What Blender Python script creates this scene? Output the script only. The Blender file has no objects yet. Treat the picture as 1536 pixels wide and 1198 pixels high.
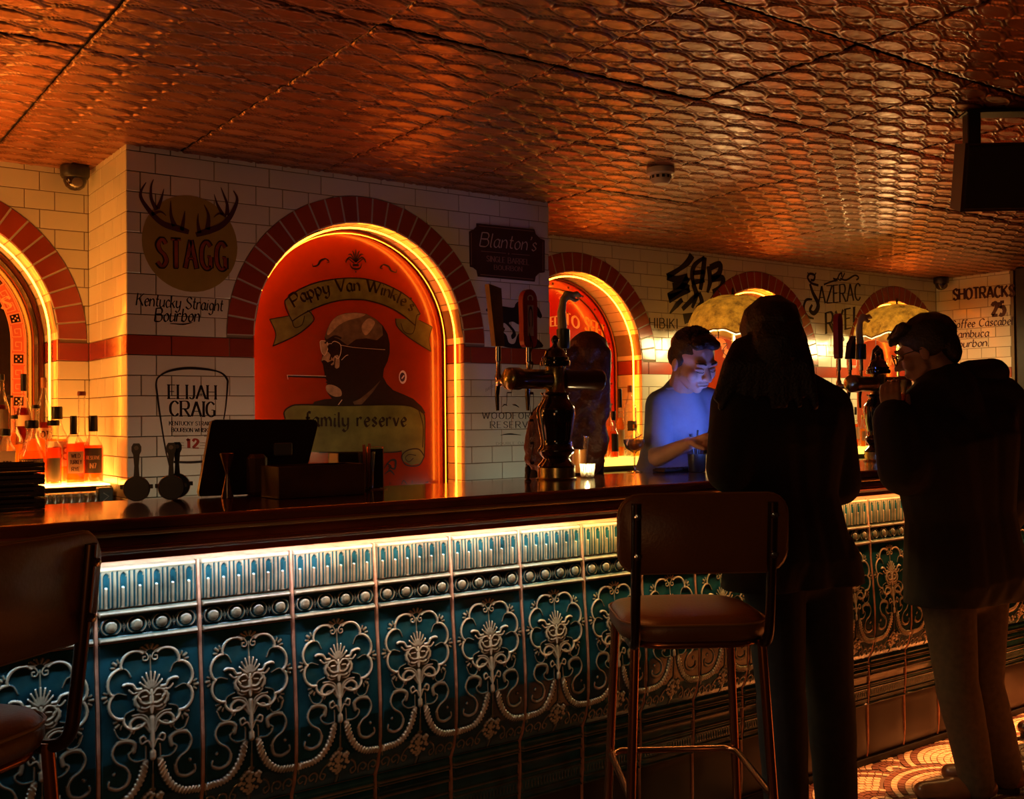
import bpy, bmesh, math, random
import numpy as np
from mathutils import Vector, Matrix, Quaternion
from mathutils import noise as mnoise
random.seed(7)
C = bpy.context.scene.collection
sc = bpy.context.scene
PI = math.pi

# ------------------------------------------------------------------ camera
CAM_Z = 1.45
F_PX = 1573.4
YAW, PITCH, ROLL = math.radians(54.195), math.radians(0.831), math.radians(-0.584)
_f = Vector((math.cos(YAW)*math.cos(PITCH), math.sin(YAW)*math.cos(PITCH), math.sin(PITCH)))
_r = _f.cross(Vector((0, 0, 1))).normalized()
_u = _r.cross(_f)
_R = _r*math.cos(ROLL)+_u*math.sin(ROLL)
_U = -_r*math.sin(ROLL)+_u*math.cos(ROLL)
cam = bpy.data.cameras.new('camera')
cam.sensor_fit = 'HORIZONTAL'
cam.sensor_width = 36.0
cam.lens = F_PX/1536*36.0
cam.clip_start = 0.05
camo = bpy.data.objects.new('camera', cam)
C.objects.link(camo)
m = Matrix((_R, _U, -_f)).transposed().to_4x4()
m.translation = Vector((0, 0, CAM_Z))
camo.matrix_world = m
sc.camera = camo

def ray(px, py):
    return _R*((px-768)/F_PX) - _U*((py-599)/F_PX) + _f
def at(px, py, ax, v):
    """the point of the plane ax = v that the photograph shows at (px, py)"""
    d = ray(px, py); o = Vector((0, 0, CAM_Z)); i = 'xyz'.index(ax)
    return o + d*((v-o[i])/d[i])
def zm(s, ox, oy):
    return lambda x, y: (ox+x/s, oy+y/s)

# ------------------------------------------------------------------ world, exposure
w = bpy.data.worlds.new('world'); sc.world = w; w.use_nodes = True
w.node_tree.nodes['Background'].inputs[0].default_value = (0.020, 0.0085, 0.004, 1)
w.node_tree.nodes['Background'].inputs[1].default_value = 0.35
sc.view_settings.view_transform = 'Standard'
sc.view_settings.look = 'None'
sc.view_settings.exposure = 0.0
sc.view_settings.gamma = 1.0
sc.view_settings.use_curve_mapping = False
sc.cycles.max_bounces = 7
sc.cycles.diffuse_bounces = 3
sc.cycles.glossy_bounces = 3
sc.cycles.transparent_max_bounces = 14
sc.cycles.sample_clamp_indirect = 4.0
sc.cycles.caustics_reflective = False
sc.cycles.caustics_refractive = False

def lamp(name, typ, loc, energy, color, size=0.1, size_y=None, target=None, spot=None, blend=.5):
    l = bpy.data.lights.new(name, typ); l.energy = energy; l.color = color
    if typ == 'AREA':
        l.size = size
        if size_y: l.shape = 'RECTANGLE'; l.size_y = size_y
    else:
        l.shadow_soft_size = size
    if typ == 'SPOT':
        l.spot_size = math.radians(spot); l.spot_blend = blend
    o = bpy.data.objects.new(name, l); C.objects.link(o); o.location = loc
    if target is not None:
        o.rotation_euler = (Vector(target)-Vector(loc)).to_track_quat('-Z', 'Y').to_euler()
    return o
# added fills behind the camera, at back bar and left; bar worklights and spots
LIGHTS = 1
lamp('fill_behind', 'AREA', (-0.6, -1.2, 2.35), 2.6, (1.0, 0.72, 0.38), 1.0, 1.0, (1.8, 3.6, 1.9))  # unseen warm fill added behind the camera, no known lamp there
lamp('back_bar_up_fill', 'AREA', (1.9, 3.62, 1.05), 2.4, (1.0, 0.28, 0.11), 1.8, 0.25, (1.9, 3.4, 2.5))  # added fill that brightens the ceiling near the pier
lamp('back_bar_up_fill_right', 'AREA', (5.3, 3.9, 1.05), 3.0, (1.0, 0.32, 0.10), 2.6, 0.3, (5.3, 3.6, 2.5))  # same kind of added ceiling fill, right half
lamp('back_bar_worklight', 'AREA', (1.55, 3.75, 1.06), .45, (0.85, 1.0, 0.70), 0.9, 0.08, (1.6, 4.05, 1.55))
lamp('back_bar_worklight_right', 'AREA', (2.95, 3.75, 1.06), .4, (0.85, 1.0, 0.75), 0.5, 0.08, (2.95, 4.05, 1.5))
lamp('low_fill_behind', 'AREA', (-.7, .1, 1.15), 5.0, (1.0, 0.38, 0.12), .5, .5, (2.2, 2.4, 1.1))  # low orange fill added for the fascia and stool backs
lamp('left_recess_fill', 'AREA', (-.35, 4.25, 1.95), 4.5, (1.0, 0.34, 0.06), .25, .5, (1.13, 4.33, 1.75))  # out-of-view fill added to brighten the left side of the pier
lamp('floor_spot', 'SPOT', (6.4, 2.45, 2.3), 2500.0, (1.0, 0.30, 0.07), 0.06, None, (4.5, 2.1, 0), 44, .6)
lamp('seat_spot', 'SPOT', (1.3, 2.52, 2.35), 22.0, (1.0, 0.30, 0.06), 0.05, None, (2.0, 2.08, 0.9), 18, .6)

# ------------------------------------------------------------------ materials
MATS = {}
def mat(name, color=(.5, .5, .5), rough=.5, metal=0.0, spec=.5, emit=None, estr=0.0, var=0.0, vscale=20.0,
        bump=0.0, bscale=60.0, coat=0.0, coords='Object', rand=0.0, sheen=0.0):
    if name in MATS: return MATS[name]
    mt = bpy.data.materials.new(name); mt.use_nodes = True
    nt = mt.node_tree; b = nt.nodes['Principled BSDF']
    b.inputs['Base Color'].default_value = (*color, 1)
    b.inputs['Roughness'].default_value = rough
    b.inputs['Metallic'].default_value = metal
    b.inputs['Specular IOR Level'].default_value = spec
    b.inputs['Coat Weight'].default_value = coat
    b.inputs['Coat Roughness'].default_value = 0.08
    if sheen: b.inputs['Sheen Weight'].default_value = sheen
    if emit:
        b.inputs['Emission Color'].default_value = (*emit, 1)
        b.inputs['Emission Strength'].default_value = estr
    L = nt.links
    tc = nt.nodes.new('ShaderNodeTexCoord')
    if var or rand:
        n = nt.nodes.new('ShaderNodeTexNoise'); n.inputs['Scale'].default_value = vscale
        n.inputs['Detail'].default_value = 5
        L.new(tc.outputs[coords], n.inputs['Vector'])
        mr = nt.nodes.new('ShaderNodeMapRange')
        mr.inputs[1].default_value = .3; mr.inputs[2].default_value = .7
        mr.inputs[3].default_value = 1-var; mr.inputs[4].default_value = 1+var
        L.new(n.outputs[0], mr.inputs[0])
        fac = mr.outputs[0]
        if rand:
            oi = nt.nodes.new('ShaderNodeObjectInfo')
            m2 = nt.nodes.new('ShaderNodeMapRange'); m2.inputs[3].default_value = 1-rand; m2.inputs[4].default_value = 1+rand
            L.new(oi.outputs['Random'], m2.inputs[0])
            mm = nt.nodes.new('ShaderNodeMath'); mm.operation = 'MULTIPLY'
            L.new(fac, mm.inputs[0]); L.new(m2.outputs[0], mm.inputs[1]); fac = mm.outputs[0]
        vm = nt.nodes.new('ShaderNodeVectorMath'); vm.operation = 'SCALE'
        vm.inputs[0].default_value = color
        L.new(fac, vm.inputs['Scale'])
        L.new(vm.outputs[0], b.inputs['Base Color'])
    if bump:
        n2 = nt.nodes.new('ShaderNodeTexNoise'); n2.inputs['Scale'].default_value = bscale
        n2.inputs['Detail'].default_value = 4
        L.new(tc.outputs[coords], n2.inputs['Vector'])
        bp = nt.nodes.new('ShaderNodeBump'); bp.inputs['Strength'].default_value = bump
        bp.inputs['Distance'].default_value = 0.01
        L.new(n2.outputs[0], bp.inputs['Height']); L.new(bp.outputs[0], b.inputs['Normal'])
    MATS[name] = mt
    return mt
def emis(name, color, s):
    if name in MATS: return MATS[name]
    mt = bpy.data.materials.new(name); mt.use_nodes = True
    nt = mt.node_tree; nt.nodes.clear()
    e = nt.nodes.new('ShaderNodeEmission'); e.inputs[0].default_value = (*color, 1); e.inputs[1].default_value = s
    o = nt.nodes.new('ShaderNodeOutputMaterial'); nt.links.new(e.outputs[0], o.inputs[0])
    MATS[name] = mt
    return mt
def glass(name, tint=(1, 1, 1), tr=.85, diff=(1, 1, 1), rough=.03, fac=.35):
    """thin-walled glass or a clear liquid: tinted see-through + translucent + fresnel gloss"""
    if name in MATS: return MATS[name]
    mt = bpy.data.materials.new(name); mt.use_nodes = True
    nt = mt.node_tree; nt.nodes.clear(); L = nt.links
    t = nt.nodes.new('ShaderNodeBsdfTransparent'); t.inputs[0].default_value = (*tint, 1)
    d = nt.nodes.new('ShaderNodeBsdfTranslucent'); d.inputs[0].default_value = (*diff, 1)
    g = nt.nodes.new('ShaderNodeBsdfGlossy'); g.inputs[1].default_value = rough
    m1 = nt.nodes.new('ShaderNodeMixShader'); m1.inputs[0].default_value = tr
    L.new(d.outputs[0], m1.inputs[1]); L.new(t.outputs[0], m1.inputs[2])
    lw = nt.nodes.new('ShaderNodeLayerWeight'); lw.inputs[0].default_value = fac
    m2 = nt.nodes.new('ShaderNodeMixShader'); L.new(lw.outputs['Facing'], m2.inputs[0])
    L.new(m1.outputs[0], m2.inputs[1]); L.new(g.outputs[0], m2.inputs[2])
    o = nt.nodes.new('ShaderNodeOutputMaterial'); L.new(m2.outputs[0], o.inputs[0])
    MATS[name] = mt
    return mt

# ------------------------------------------------------------------ object helpers
def tag(o, label=None, cat=None, group=None, kind=None):
    if label: o['label'] = label
    if cat: o['category'] = cat
    if group: o['group'] = group
    if kind: o['kind'] = kind
    return o
def thing(name, label, cat, loc=(0, 0, 0), rz=0.0, group=None):
    o = bpy.data.objects.new(name, None); C.objects.link(o)
    o.location = loc; o.rotation_euler = (0, 0, rz); o.empty_display_size = .05
    return tag(o, label, cat, group)
def link(name, me, parent=None, loc=None, rot=None, scale=None):
    o = bpy.data.objects.new(name, me); C.objects.link(o)
    if parent is not None: o.parent = parent
    if loc is not None: o.location = loc
    if rot is not None: o.rotation_euler = rot
    if scale is not None: o.scale = scale
    return o
def mesh(name, V, F, m, parent=None, smooth=False, **k):
    me = bpy.data.meshes.new(name); me.from_pydata([tuple(v) for v in V], [], F); me.update()
    if m is not None:
        for mm in (m if isinstance(m, (list, tuple)) else [m]): me.materials.append(mm)
    if smooth:
        me.polygons.foreach_set('use_smooth', [True]*len(me.polygons))
    return link(name, me, parent, **k)
def copy_tree(o, parent=None):
    c = o.copy(); C.objects.link(c)
    if parent is not None: c.parent = parent
    for ch in list(o.children): copy_tree(ch, c)
    return c

class MB:
    def __init__(s): s.V = []; s.F = []
    def add(s, V, F):
        b = len(s.V); s.V += [tuple(v) for v in V]; s.F += [tuple(b+i for i in f) for f in F]; return s
    def box(s, c, d, rz=0.0, M=None, bev=0.0):
        x, y, z = d[0]/2, d[1]/2, d[2]/2
        if bev > 0:
            b = min(bev, x*.9, y*.9, z*.9)
            P = []
            for sx in (-1, 1):
                for sy in (-1, 1):
                    for sz in (-1, 1):
                        P += [(sx*x, sy*(y-b), sz*(z-b)), (sx*(x-b), sy*y, sz*(z-b)), (sx*(x-b), sy*(y-b), sz*z)]
            bm = bmesh.new()
            for p in P: bm.verts.new(p)
            bmesh.ops.convex_hull(bm, input=bm.verts)
            bm.verts.index_update()
            P = [v.co.copy() for v in bm.verts]; F = [[v.index for v in f.verts] for f in bm.faces]; bm.free()
        else:
            P = [(a, b_, c_) for a in (-x, x) for b_ in (-y, y) for c_ in (-z, z)]
            F = [(0, 1, 3, 2), (4, 6, 7, 5), (0, 4, 5, 1), (2, 3, 7, 6), (0, 2, 6, 4), (1, 5, 7, 3)]
        R = Matrix.Rotation(rz, 3, 'Z') if M is None else M
        return s.add([R @ Vector(p)+Vector(c) for p in P], F)
    def lathe(s, prof, n=20, o=(0, 0, 0), M=None, cap=True):
        V = []; F = []; k = len(prof)
        for i in range(n):
            a = 2*PI*i/n
            for (r, z) in prof: V.append(Vector((r*math.cos(a), r*math.sin(a), z)))
        for i in range(n):
            j = (i+1) % n
            for q in range(k-1): F.append((i*k+q, j*k+q, j*k+q+1, i*k+q+1))
        if cap:
            if prof[0][0] > 1e-6: F.append(tuple(i*k for i in range(n))[::-1])
            if prof[-1][0] > 1e-6: F.append(tuple(i*k+k-1 for i in range(n)))
        if M is not None: V = [M @ v for v in V]
        return s.add([v+Vector(o) for v in V], F)
    def tube(s, path, r, n=8, flat=None, closed=False):
        """round tube through the points; r a number or one per point; flat = (unit vector, factor)"""
        P = [Vector(p) for p in path]; k = len(P)
        R = r if isinstance(r, (list, tuple)) else [r]*k
        V = []; F = []; prev = None
        for i in range(k):
            if closed: d = P[(i+1) % k]-P[i-1]
            else: d = P[min(i+1, k-1)]-P[max(i-1, 0)]
            if d.length < 1e-9: d = Vector((0, 0, 1))
            d.normalize()
            if prev is None:
                a = Vector((0, 0, 1)) if abs(d.z) < .9 else Vector((1, 0, 0))
            else: a = prev
            x = (a-d*a.dot(d))
            if x.length < 1e-6: x = d.orthogonal()
            x.normalize(); y = d.cross(x); prev = x
            for j in range(n):
                t = 2*PI*j/n; v = (x*math.cos(t)+y*math.sin(t))*R[i]
                if flat is not None:
                    v = v-flat[0]*(v.dot(flat[0])*(1-flat[1]))
                V.append(P[i]+v)
        for i in range(k if closed else k-1):
            i2 = (i+1) % k
            for j in range(n):
                j2 = (j+1) % n
                F.append((i*n+j, i*n+j2, i2*n+j2, i2*n+j))
        if not closed:
            F.append(tuple(range(n))[::-1]); F.append(tuple((k-1)*n+j for j in range(n)))
        return s.add(V, F)
    def prism(s, poly, f0, f1):
        """polygon (list of 2-D points) mapped by f0 and f1 to two faces joined by sides"""
        n = len(poly)
        V = [f0(*p) for p in poly]+[f1(*p) for p in poly]
        F = [tuple(range(n)), tuple(range(n, 2*n))[::-1]]+[(i, i+n, (i+1) % n+n, (i+1) % n) for i in range(n)]
        return s.add(V, F)
    def poly(s, poly, f): return s.add([f(*p) for p in poly], [tuple(range(len(poly)))])
    def build(s, name, m, parent=None, smooth=False, **k): return mesh(name, s.V, s.F, m, parent, smooth, **k)

def autosmooth(o, ang=40):
    me = o.data
    me.polygons.foreach_set('use_smooth', [True]*len(me.polygons))
    try: me.set_sharp_from_angle(angle=math.radians(ang))
    except Exception: pass
    return o
def fixn(o):
    bm = bmesh.new(); bm.from_mesh(o.data); bmesh.ops.recalc_face_normals(bm, faces=bm.faces); bm.to_mesh(o.data); bm.free(); return o

def smooth_pts(P, sub=6, closed=False):
    P = [tuple(p) for p in P]
    if len(P) < 3: return P
    d = len(P[0]); out = []; n = len(P)
    rng = range(n if closed else n-1)
    for i in rng:
        p1, p2 = P[i], P[(i+1) % n]
        p0 = P[i-1] if (i > 0 or closed) else p1
        p3 = P[(i+2) % n] if (i+2 < n or closed) else p2
        for j in range(sub):
            t = j/sub
            out.append(tuple(.5*((2*p1[k])+(-p0[k]+p2[k])*t+(2*p0[k]-5*p1[k]+4*p2[k]-p3[k])*t*t+(-p0[k]+3*p1[k]-3*p2[k]+p3[k])*t**3) for k in range(d)))
    if not closed: out.append(P[-1])
    return out

# ------------------------------------------------------------------ lettering drawn with a pen
GL = {
'A': (.8, "0,0 .4,1 .8,0|.15,.35 .65,.35"), 'B': (.7, "0,0 0,1|s0,1 .45,1 .6,.77 .45,.54 0,.54|s0,.54 .5,.54 .68,.27 .5,0 0,0"),
'C': (.75, "s.7,.82 .4,1 .08,.75 .08,.25 .4,0 .7,.18"), 'D': (.75, "0,0 0,1|s0,1 .4,1 .7,.7 .7,.3 .4,0 0,0"),
'E': (.6, "0,0 0,1|0,1 .55,1|0,.52 .45,.52|0,0 .58,0"), 'F': (.58, "0,0 0,1|0,1 .55,1|0,.52 .45,.52"),
'G': (.78, "s.7,.82 .4,1 .08,.75 .08,.25 .4,0 .7,.12|.7,.05 .7,.45|.7,.45 .45,.45"), 'H': (.72, "0,0 0,1|.7,0 .7,1|0,.52 .7,.52"),
'I': (.1, "0.05,0 0.05,1"), 'J': (.45, "s.4,1 .4,.25 .25,0 0,.1"), 'K': (.7, "0,0 0,1|.65,1 .03,.45|.2,.6 .68,0"),
'L': (.55, "0,0 0,1|0,0 .55,0"), 'M': (.9, "0,0 .05,1|.05,1 .45,.2|.45,.2 .85,1|.85,1 .9,0"), 'N': (.72, "0,0 0,1|0,1 .7,0|.7,0 .7,1"),
'O': (.8, "s.4,1 .07,.75 .07,.25 .4,0 .73,.25 .73,.75 .4,1"), 'P': (.65, "0,0 0,1|s0,1 .5,1 .65,.74 .5,.48 0,.48"),
'R': (.72, "0,0 0,1|s0,1 .5,1 .65,.75 .5,.5 0,.5|.3,.5 .7,0"), 'S': (.65, "s.6,.82 .35,1 .07,.8 .2,.58 .5,.42 .62,.2 .35,0 .02,.17"),
'T': (.7, "0,1 .7,1|.35,1 .35,0"), 'U': (.72, "s0,1 0,.3 .35,0 .7,.3 .7,1"), 'V': (.75, "0,1 .38,0 .75,1"),
'W': (1.1, "0,1 .28,0 .55,.9 .82,0 1.1,1"), 'X': (.7, "0,1 .7,0|0,0 .7,1"), 'Y': (.75, "0,1 .38,.5 .75,1|.38,.5 .38,0"), 'Z': (.7, "0,1 .68,1 0,0 .7,0"),
'a': (.5, "s.45,.5 .25,.62 .04,.45 .05,.12 .25,0 .42,.2|s.45,.62 .42,.15 .55,0"), 'b': (.5, "0,1 0,0|s0,.45 .25,.62 .45,.32 .25,0 0,.12"),
'c': (.42, "s.4,.5 .2,.62 .03,.32 .2,0 .42,.12"), 'd': (.5, "s.45,.45 .2,.62 .03,.32 .2,0 .45,.2|.45,1 .45,0"),
'e': (.45, "s.05,.3 .42,.4 .25,.62 .03,.35 .2,0 .45,.12"), 'f': (.35, "s.4,.95 .2,1 .15,.7 .15,-.1|0,.6 .35,.6"),
'g': (.5, "s.45,.5 .2,.62 .03,.35 .2,.05 .44,.2|s.45,.6 .45,-.15 .25,-.35 .02,-.22"), 'h': (.48, "0,1 0,0|s0,.4 .25,.62 .43,.42 .43,0"),
'i': (.15, "s.07,.6 .05,.1 .15,0|.08,.8 .1,.86"), 'k': (.48, "0,1 0,0|.42,.6 .02,.25|.15,.38 .45,0"), 'l': (.15, "s.04,1 .04,.1 .15,0"),
'm': (.78, "0,.62 0,0|s0,.4 .2,.62 .35,.42 .35,0|s.35,.4 .55,.62 .72,.42 .74,0"), 'n': (.48, "0,.62 0,0|s0,.4 .25,.62 .43,.42 .45,0"),
'o': (.48, "s.24,.62 .03,.42 .06,.12 .24,0 .43,.15 .43,.45 .24,.62"), 'p': (.5, "0,.62 0,-.35|s0,.45 .25,.62 .45,.32 .25,0 0,.12"),
'r': (.38, "0,.62 0,0|s0,.4 .18,.62 .36,.55"), 's': (.4, "s.36,.5 .2,.62 .05,.48 .2,.33 .36,.17 .2,0 .02,.1"),
't': (.35, "s.15,.95 .14,.15 .35,.05|0,.62 .32,.62"), 'u': (.5, "s0,.62 .02,.1 .2,0 .42,.2|.44,.62 .46,0"),
'v': (.45, "0,.62 .22,0 .45,.62"), 'w': (.7, "0,.62 .18,0 .35,.5 .52,0 .7,.62"), 'y': (.48, "s0,.62 .03,.15 .25,.05 .42,.25|s.44,.62 .42,-.1 .2,-.35 0,-.22"),
'z': (.42, "0,.6 .4,.6 0,0 .42,0"), "'": (.12, "s.08,1.05 .1,.92 .03,.8"), '.': (.12, "0.03,.02 .09,.02|.03,.07 .09,.07"), '!': (.12, ".08,1 .05,.3|.03,.06 .09,.06"),
'0': (.6, "s.3,1 .05,.75 .05,.25 .3,0 .55,.25 .55,.75 .3,1"), '1': (.3, "0,.8 .2,1 .2,0"), '2': (.6, "s.05,.75 .25,1 .5,.85 .45,.55 .05,.05|.02,.03 .6,.03"),
'5': (.6, ".52,1 .12,1 .08,.55|s.08,.55 .35,.65 .55,.35 .35,0 .03,.1"), '-': (.35, "0,.4 .35,.4"), '7': (.55, "0,1 .52,1 .2,0"), '4': (.6, ".45,0 .45,1 0,.3 .6,.3"),
' ': (.32, ""), '&': (.7, "s.65,0 .2,.7 .3,1 .45,.8 .05,.3 .25,0 .65,.4"),
}
def stroke_poly(mb, P, W, f, nib=None, thin=.3):
    """flat pen stroke through 2-D points; W pen width (number or per point); nib = pen angle in degrees"""
    n = len(P); L = []
    for i in range(n):
        a = P[max(i-1, 0)]; b = P[min(i+1, n-1)]
        dx, dy = b[0]-a[0], b[1]-a[1]; l = math.hypot(dx, dy) or 1e-9; dx /= l; dy /= l
        wd = W[i] if isinstance(W, (list, tuple)) else W
        if nib is not None:
            na = math.radians(nib); cr = abs(dx*math.sin(na)-dy*math.cos(na))
            wd = wd*(thin+(1-thin)*cr)
        L.append((P[i][0]-dy*wd/2, P[i][1]+dx*wd/2, P[i][0]+dy*wd/2, P[i][1]-dx*wd/2))
    V = []
    for q in L: V += [f(q[0], q[1]), f(q[2], q[3])]
    mb.add(V, [(2*i, 2*i+1, 2*i+3, 2*i+2) for i in range(n-1)])
def text_width(s, track): return sum(GL[c][0]+track for c in s)-track
def lettering(mb, s, f0, w=.16, nib=0, thin=.35, track=.22, slant=0.0, serif=0.0, ax=1.0):
    """s in cap-height units from x = 0, written through f(x, y)"""
    x = 0.0
    f = lambda X, Y: f0(X/ax, Y)
    for i, c in enumerate(s):
        gw, sp = GL[c]
        k = 1.0
        for st in (sp.split('|') if sp else []):
            sm = st.startswith('s'); st = st[1:] if sm else st
            P = [tuple(float(q) for q in p.split(',')) for p in st.split()]
            P = [((x+a+slant*b)*ax, b) for a, b in P]
            if sm: P = smooth_pts(P, 5)
            elif len(P) > 2:
                for a, b in zip(P[:-1], P[1:]):
                    stroke_poly(mb, [a, b], w, f, nib, thin)
                P = None
            if P: stroke_poly(mb, P, w, f, nib, thin)
            if serif and not sm and P and len(P) == 2 and abs(P[0][0]-P[1][0]) < .45*ax and abs(P[0][1]-P[1][1]) > .4:
                for p in P:
                    stroke_poly(mb, [(p[0]-serif*1.2, p[1]), (p[0]+serif*1.2, p[1])], w*.38, f)
        x += gw+track
def textline(parent, name, s, A, B, h, pf, m, **k):
    """line of writing from A to B (2-D on the plane pf) with cap height h"""
    tr = k.get('track', .22); W = text_width(s, tr)
    ux, uy = (B[0]-A[0])/W, (B[1]-A[1])/W
    if len(s.replace(' ', '')) <= 2:        # a letter or two: one mesh each
        x0 = 0.0; o = None
        for c in s:
            if c != ' ':
                mb = MB(); lettering(mb, c, lambda x, y: pf(A[0]+ux*(x+x0), A[1]+uy*(x+x0)+h*y), ax=math.hypot(ux, uy)/h, **k)
                o = mb.build(name, m, parent)
            x0 += GL[c][0]+tr
        return o
    mb = MB()
    lettering(mb, s, lambda x, y: pf(A[0]+ux*x, A[1]+uy*x+h*y), ax=math.hypot(ux, uy)/h, **k)
    return mb.build(name, m, parent)

# ================================================================== the setting
CEIL = 2.49
BAND0, BAND1, COURSE = 1.692, 1.768, 0.0776
R_OUT, R_IN, SPRING = 0.620, 0.510, 1.78
cream = mat('cream_glazed_brick', (.66, .62, .50), .22, coat=.3, var=.05, vscale=3, bump=.08, bscale=9, rand=.06)
redbrick = mat('oxblood_glazed_brick', (.30, .045, .018), .25, coat=.3, var=.12, vscale=6, bump=.06, bscale=12, rand=.14)
mortar = mat('brick_joint', (.22, .16, .10), .9)
grout_pale = mat('arch_joint', (.45, .38, .30), .9)
black_paint = mat('black_sign_paint', (.012, .008, .007), .35)
brown_paint = mat('brown_sign_paint', (.10, .022, .010), .35, var=.2, vscale=90)
led_amber = emis('amber_led_strip', (1.0, .18, .009), 22.0)
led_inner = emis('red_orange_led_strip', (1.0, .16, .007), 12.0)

def hole_half(z, R):
    if z < BAND1: return R_IN
    h = z-SPRING
    if h <= 0: return R
    return math.sqrt(max(0, R*R-h*h))

_shared = {}
def brick_mesh(key, poly, m):
    """glazed brick: front face at out = 0, small arris, 9 mm deep; poly in (s, z) from its own corner"""
    if key in _shared: return _shared[key]
    cx = sum(p[0] for p in poly)/len(poly); cz = sum(p[1] for p in poly)/len(poly)
    b = .0016; n = len(poly); V = []
    for (x, z) in poly:
        dx, dz = cx-x, cz-z; l = math.hypot(dx, dz) or 1
        V.append((x+dx/l*b*1.4, 0.0, z+dz/l*b*1.4))
    V += [(x, b, z) for x, z in poly]+[(x, .010, z) for x, z in poly]
    F = [tuple(range(n))]
    for i in range(n):
        j = (i+1) % n
        F += [(i, i+n, j+n, j), (i+n, i+2*n, j+2*n, j+n)]
    me = bpy.data.meshes.new('brick'); me.from_pydata(V, [], F); me.update(); me.materials.append(m)
    bm = bmesh.new(); bm.from_mesh(me); bmesh.ops.recalc_face_normals(bm, faces=bm.faces); bm.to_mesh(me); bm.free()
    _shared[key] = me
    return me

def brick_wall(wall, s0, s1, z0, z1, T, holes, rz, phase=0.0):
    """English bond of glazed bricks; T(s, z) -> world point; holes = arch centres along s"""
    J = .0032
    # row table: the band row sits between BAND0 and BAND1
    rows = [(BAND0, BAND1, 0)]
    k = 0; z = BAND1
    while z < z1-.004:
        rows.append((z, min(z+COURSE, z1), k+1)); z += COURSE; k += 1
    z = BAND0; k = 0
    while z > z0+.004:
        rows.append((max(z-COURSE, z0), z, -k-1)); z -= COURSE; k += 1
    for (a, b, r) in rows:
        L = .2310 if r % 2 else .1155
        m = redbrick if r == 0 else cream
        if r == 0: L = .2310
        off = phase if r % 2 else phase+.058
        s = s0-((s0-off) % L)
        while s < s1-.004:
            x0, x1 = max(s, s0)+J/2, min(s+L, s1)-J/2
            s += L
            if x1-x0 < .006: continue
            za, zb = a+J/2, b-J/2
            pieces = [(x0, x1)]
            full = (x1-x0) > L-J-1e-4 and (zb-za) > (COURSE if r else BAND1-BAND0)-J-1e-3
            polys = []; cut = False
            for h in holes:
                if abs((x0+x1)/2-h) > R_OUT+.25: continue
                top = SPRING+R_OUT
                if za >= top: continue
                if zb > top and abs((x0+x1)/2-h) < .38:      # crown row: hollow underside
                    N = 8; low = []
                    for i in range(N+1):
                        x = x0+(x1-x0)*i/N; d = abs(x-h)
                        zz = SPRING+math.sqrt(max(0, (R_OUT+J)**2-d*d)) if d < R_OUT else za
                        low.append((x, max(za, zz)))
                    if any(q[1] > za+1e-4 for q in low):
                        cut = True
                        if min(q[1] for q in low) < zb-.006:
                            low = [(x, min(zz, zb-.001)) for x, zz in low]
                            polys.append(low+[(x1, zb), (x0, zb)])
                    break
                N = 5
                E = [(hole_half(za+(zb-za)*i/N, R_OUT)+(J if za > BAND1-.001 else .0), za+(zb-za)*i/N) for i in range(N+1)]
                mx = max(e[0] for e in E)
                if x1 > h-mx and x0 < h+mx:
                    cut = True
                    if x0 < h-mx or min(e[0] for e in E) < h-x0:   # left piece
                        P = [(x0, za)]+[(max(x0, min(x1, h-e[0])), e[1]) for e in E]+[(x0, zb)]
                        if max(p[0] for p in P)-x0 > .006: polys.append(P)
                    if x1 > h+min(e[0] for e in E):
                        P = [(x1, zb)]+[(min(x1, max(x0, h+e[0])), e[1]) for e in E[::-1]]+[(x1, za)]
                        if x1-min(p[0] for p in P) > .006: polys.append(P)
                    break
            if not cut:
                if full:
                    key = ('b', round(x1-x0, 3), round(zb-za, 3), m.name)
                    me = brick_mesh(key, [(0, 0), (x1-x0, 0), (x1-x0, zb-za), (0, zb-za)], m)
                else:
                    me = brick_mesh(('c', len(_shared)), [(0, 0), (x1-x0, 0), (x1-x0, zb-za), (0, zb-za)], m)
                link('brick', me, wall, T(x0, za), (0, 0, rz))
            for P in polys:
                Q = []
                for p in P:
                    if not Q or math.hypot(p[0]-Q[-1][0], p[1]-Q[-1][1]) > 1e-4: Q.append(p)
                if len(Q) < 3: continue
                me = brick_mesh(('c', len(_shared)), [(p[0]-x0, p[1]-za) for p in Q], m)
                link('brick', me, wall, T(x0, za), (0, 0, rz))

def wall_backing(name, s0, s1, z0, z1, Y, holes, depth=.30):
    """mortar-faced wall slab with arched openings: built of columns so that the openings are true holes"""
    mb = MB(); y0, y1 = Y+.0035, Y+depth
    xs = [s0]
    for h in sorted(holes):
        xs += [h-R_IN+2*R_IN*i/28 for i in range(29)]
    xs.append(s1)
    xs = sorted(set(round(x, 5) for x in xs if s0-1e-6 <= x <= s1+1e-6))
    for a, b in zip(xs[:-1], xs[1:]):
        c = (a+b)/2; h = [q for q in holes if abs(c-q) < R_IN-1e-6]
        if h:
            h = h[0]
            za = SPRING+math.sqrt(max(0, R_IN**2-(a-h)**2)); zb = SPRING+math.sqrt(max(0, R_IN**2-(b-h)**2))
        else: za = zb = z0
        V = [(a, y0, za), (b, y0, zb), (b, y0, z1), (a, y0, z1), (a, y1, za), (b, y1, zb), (b, y1, z1), (a, y1, z1)]
        mb.add(V, [(0, 1, 2, 3), (4, 7, 6, 5), (0, 4, 5, 1)])
    o = mb.build(name, mortar)
    return tag(o, kind='structure')

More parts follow.
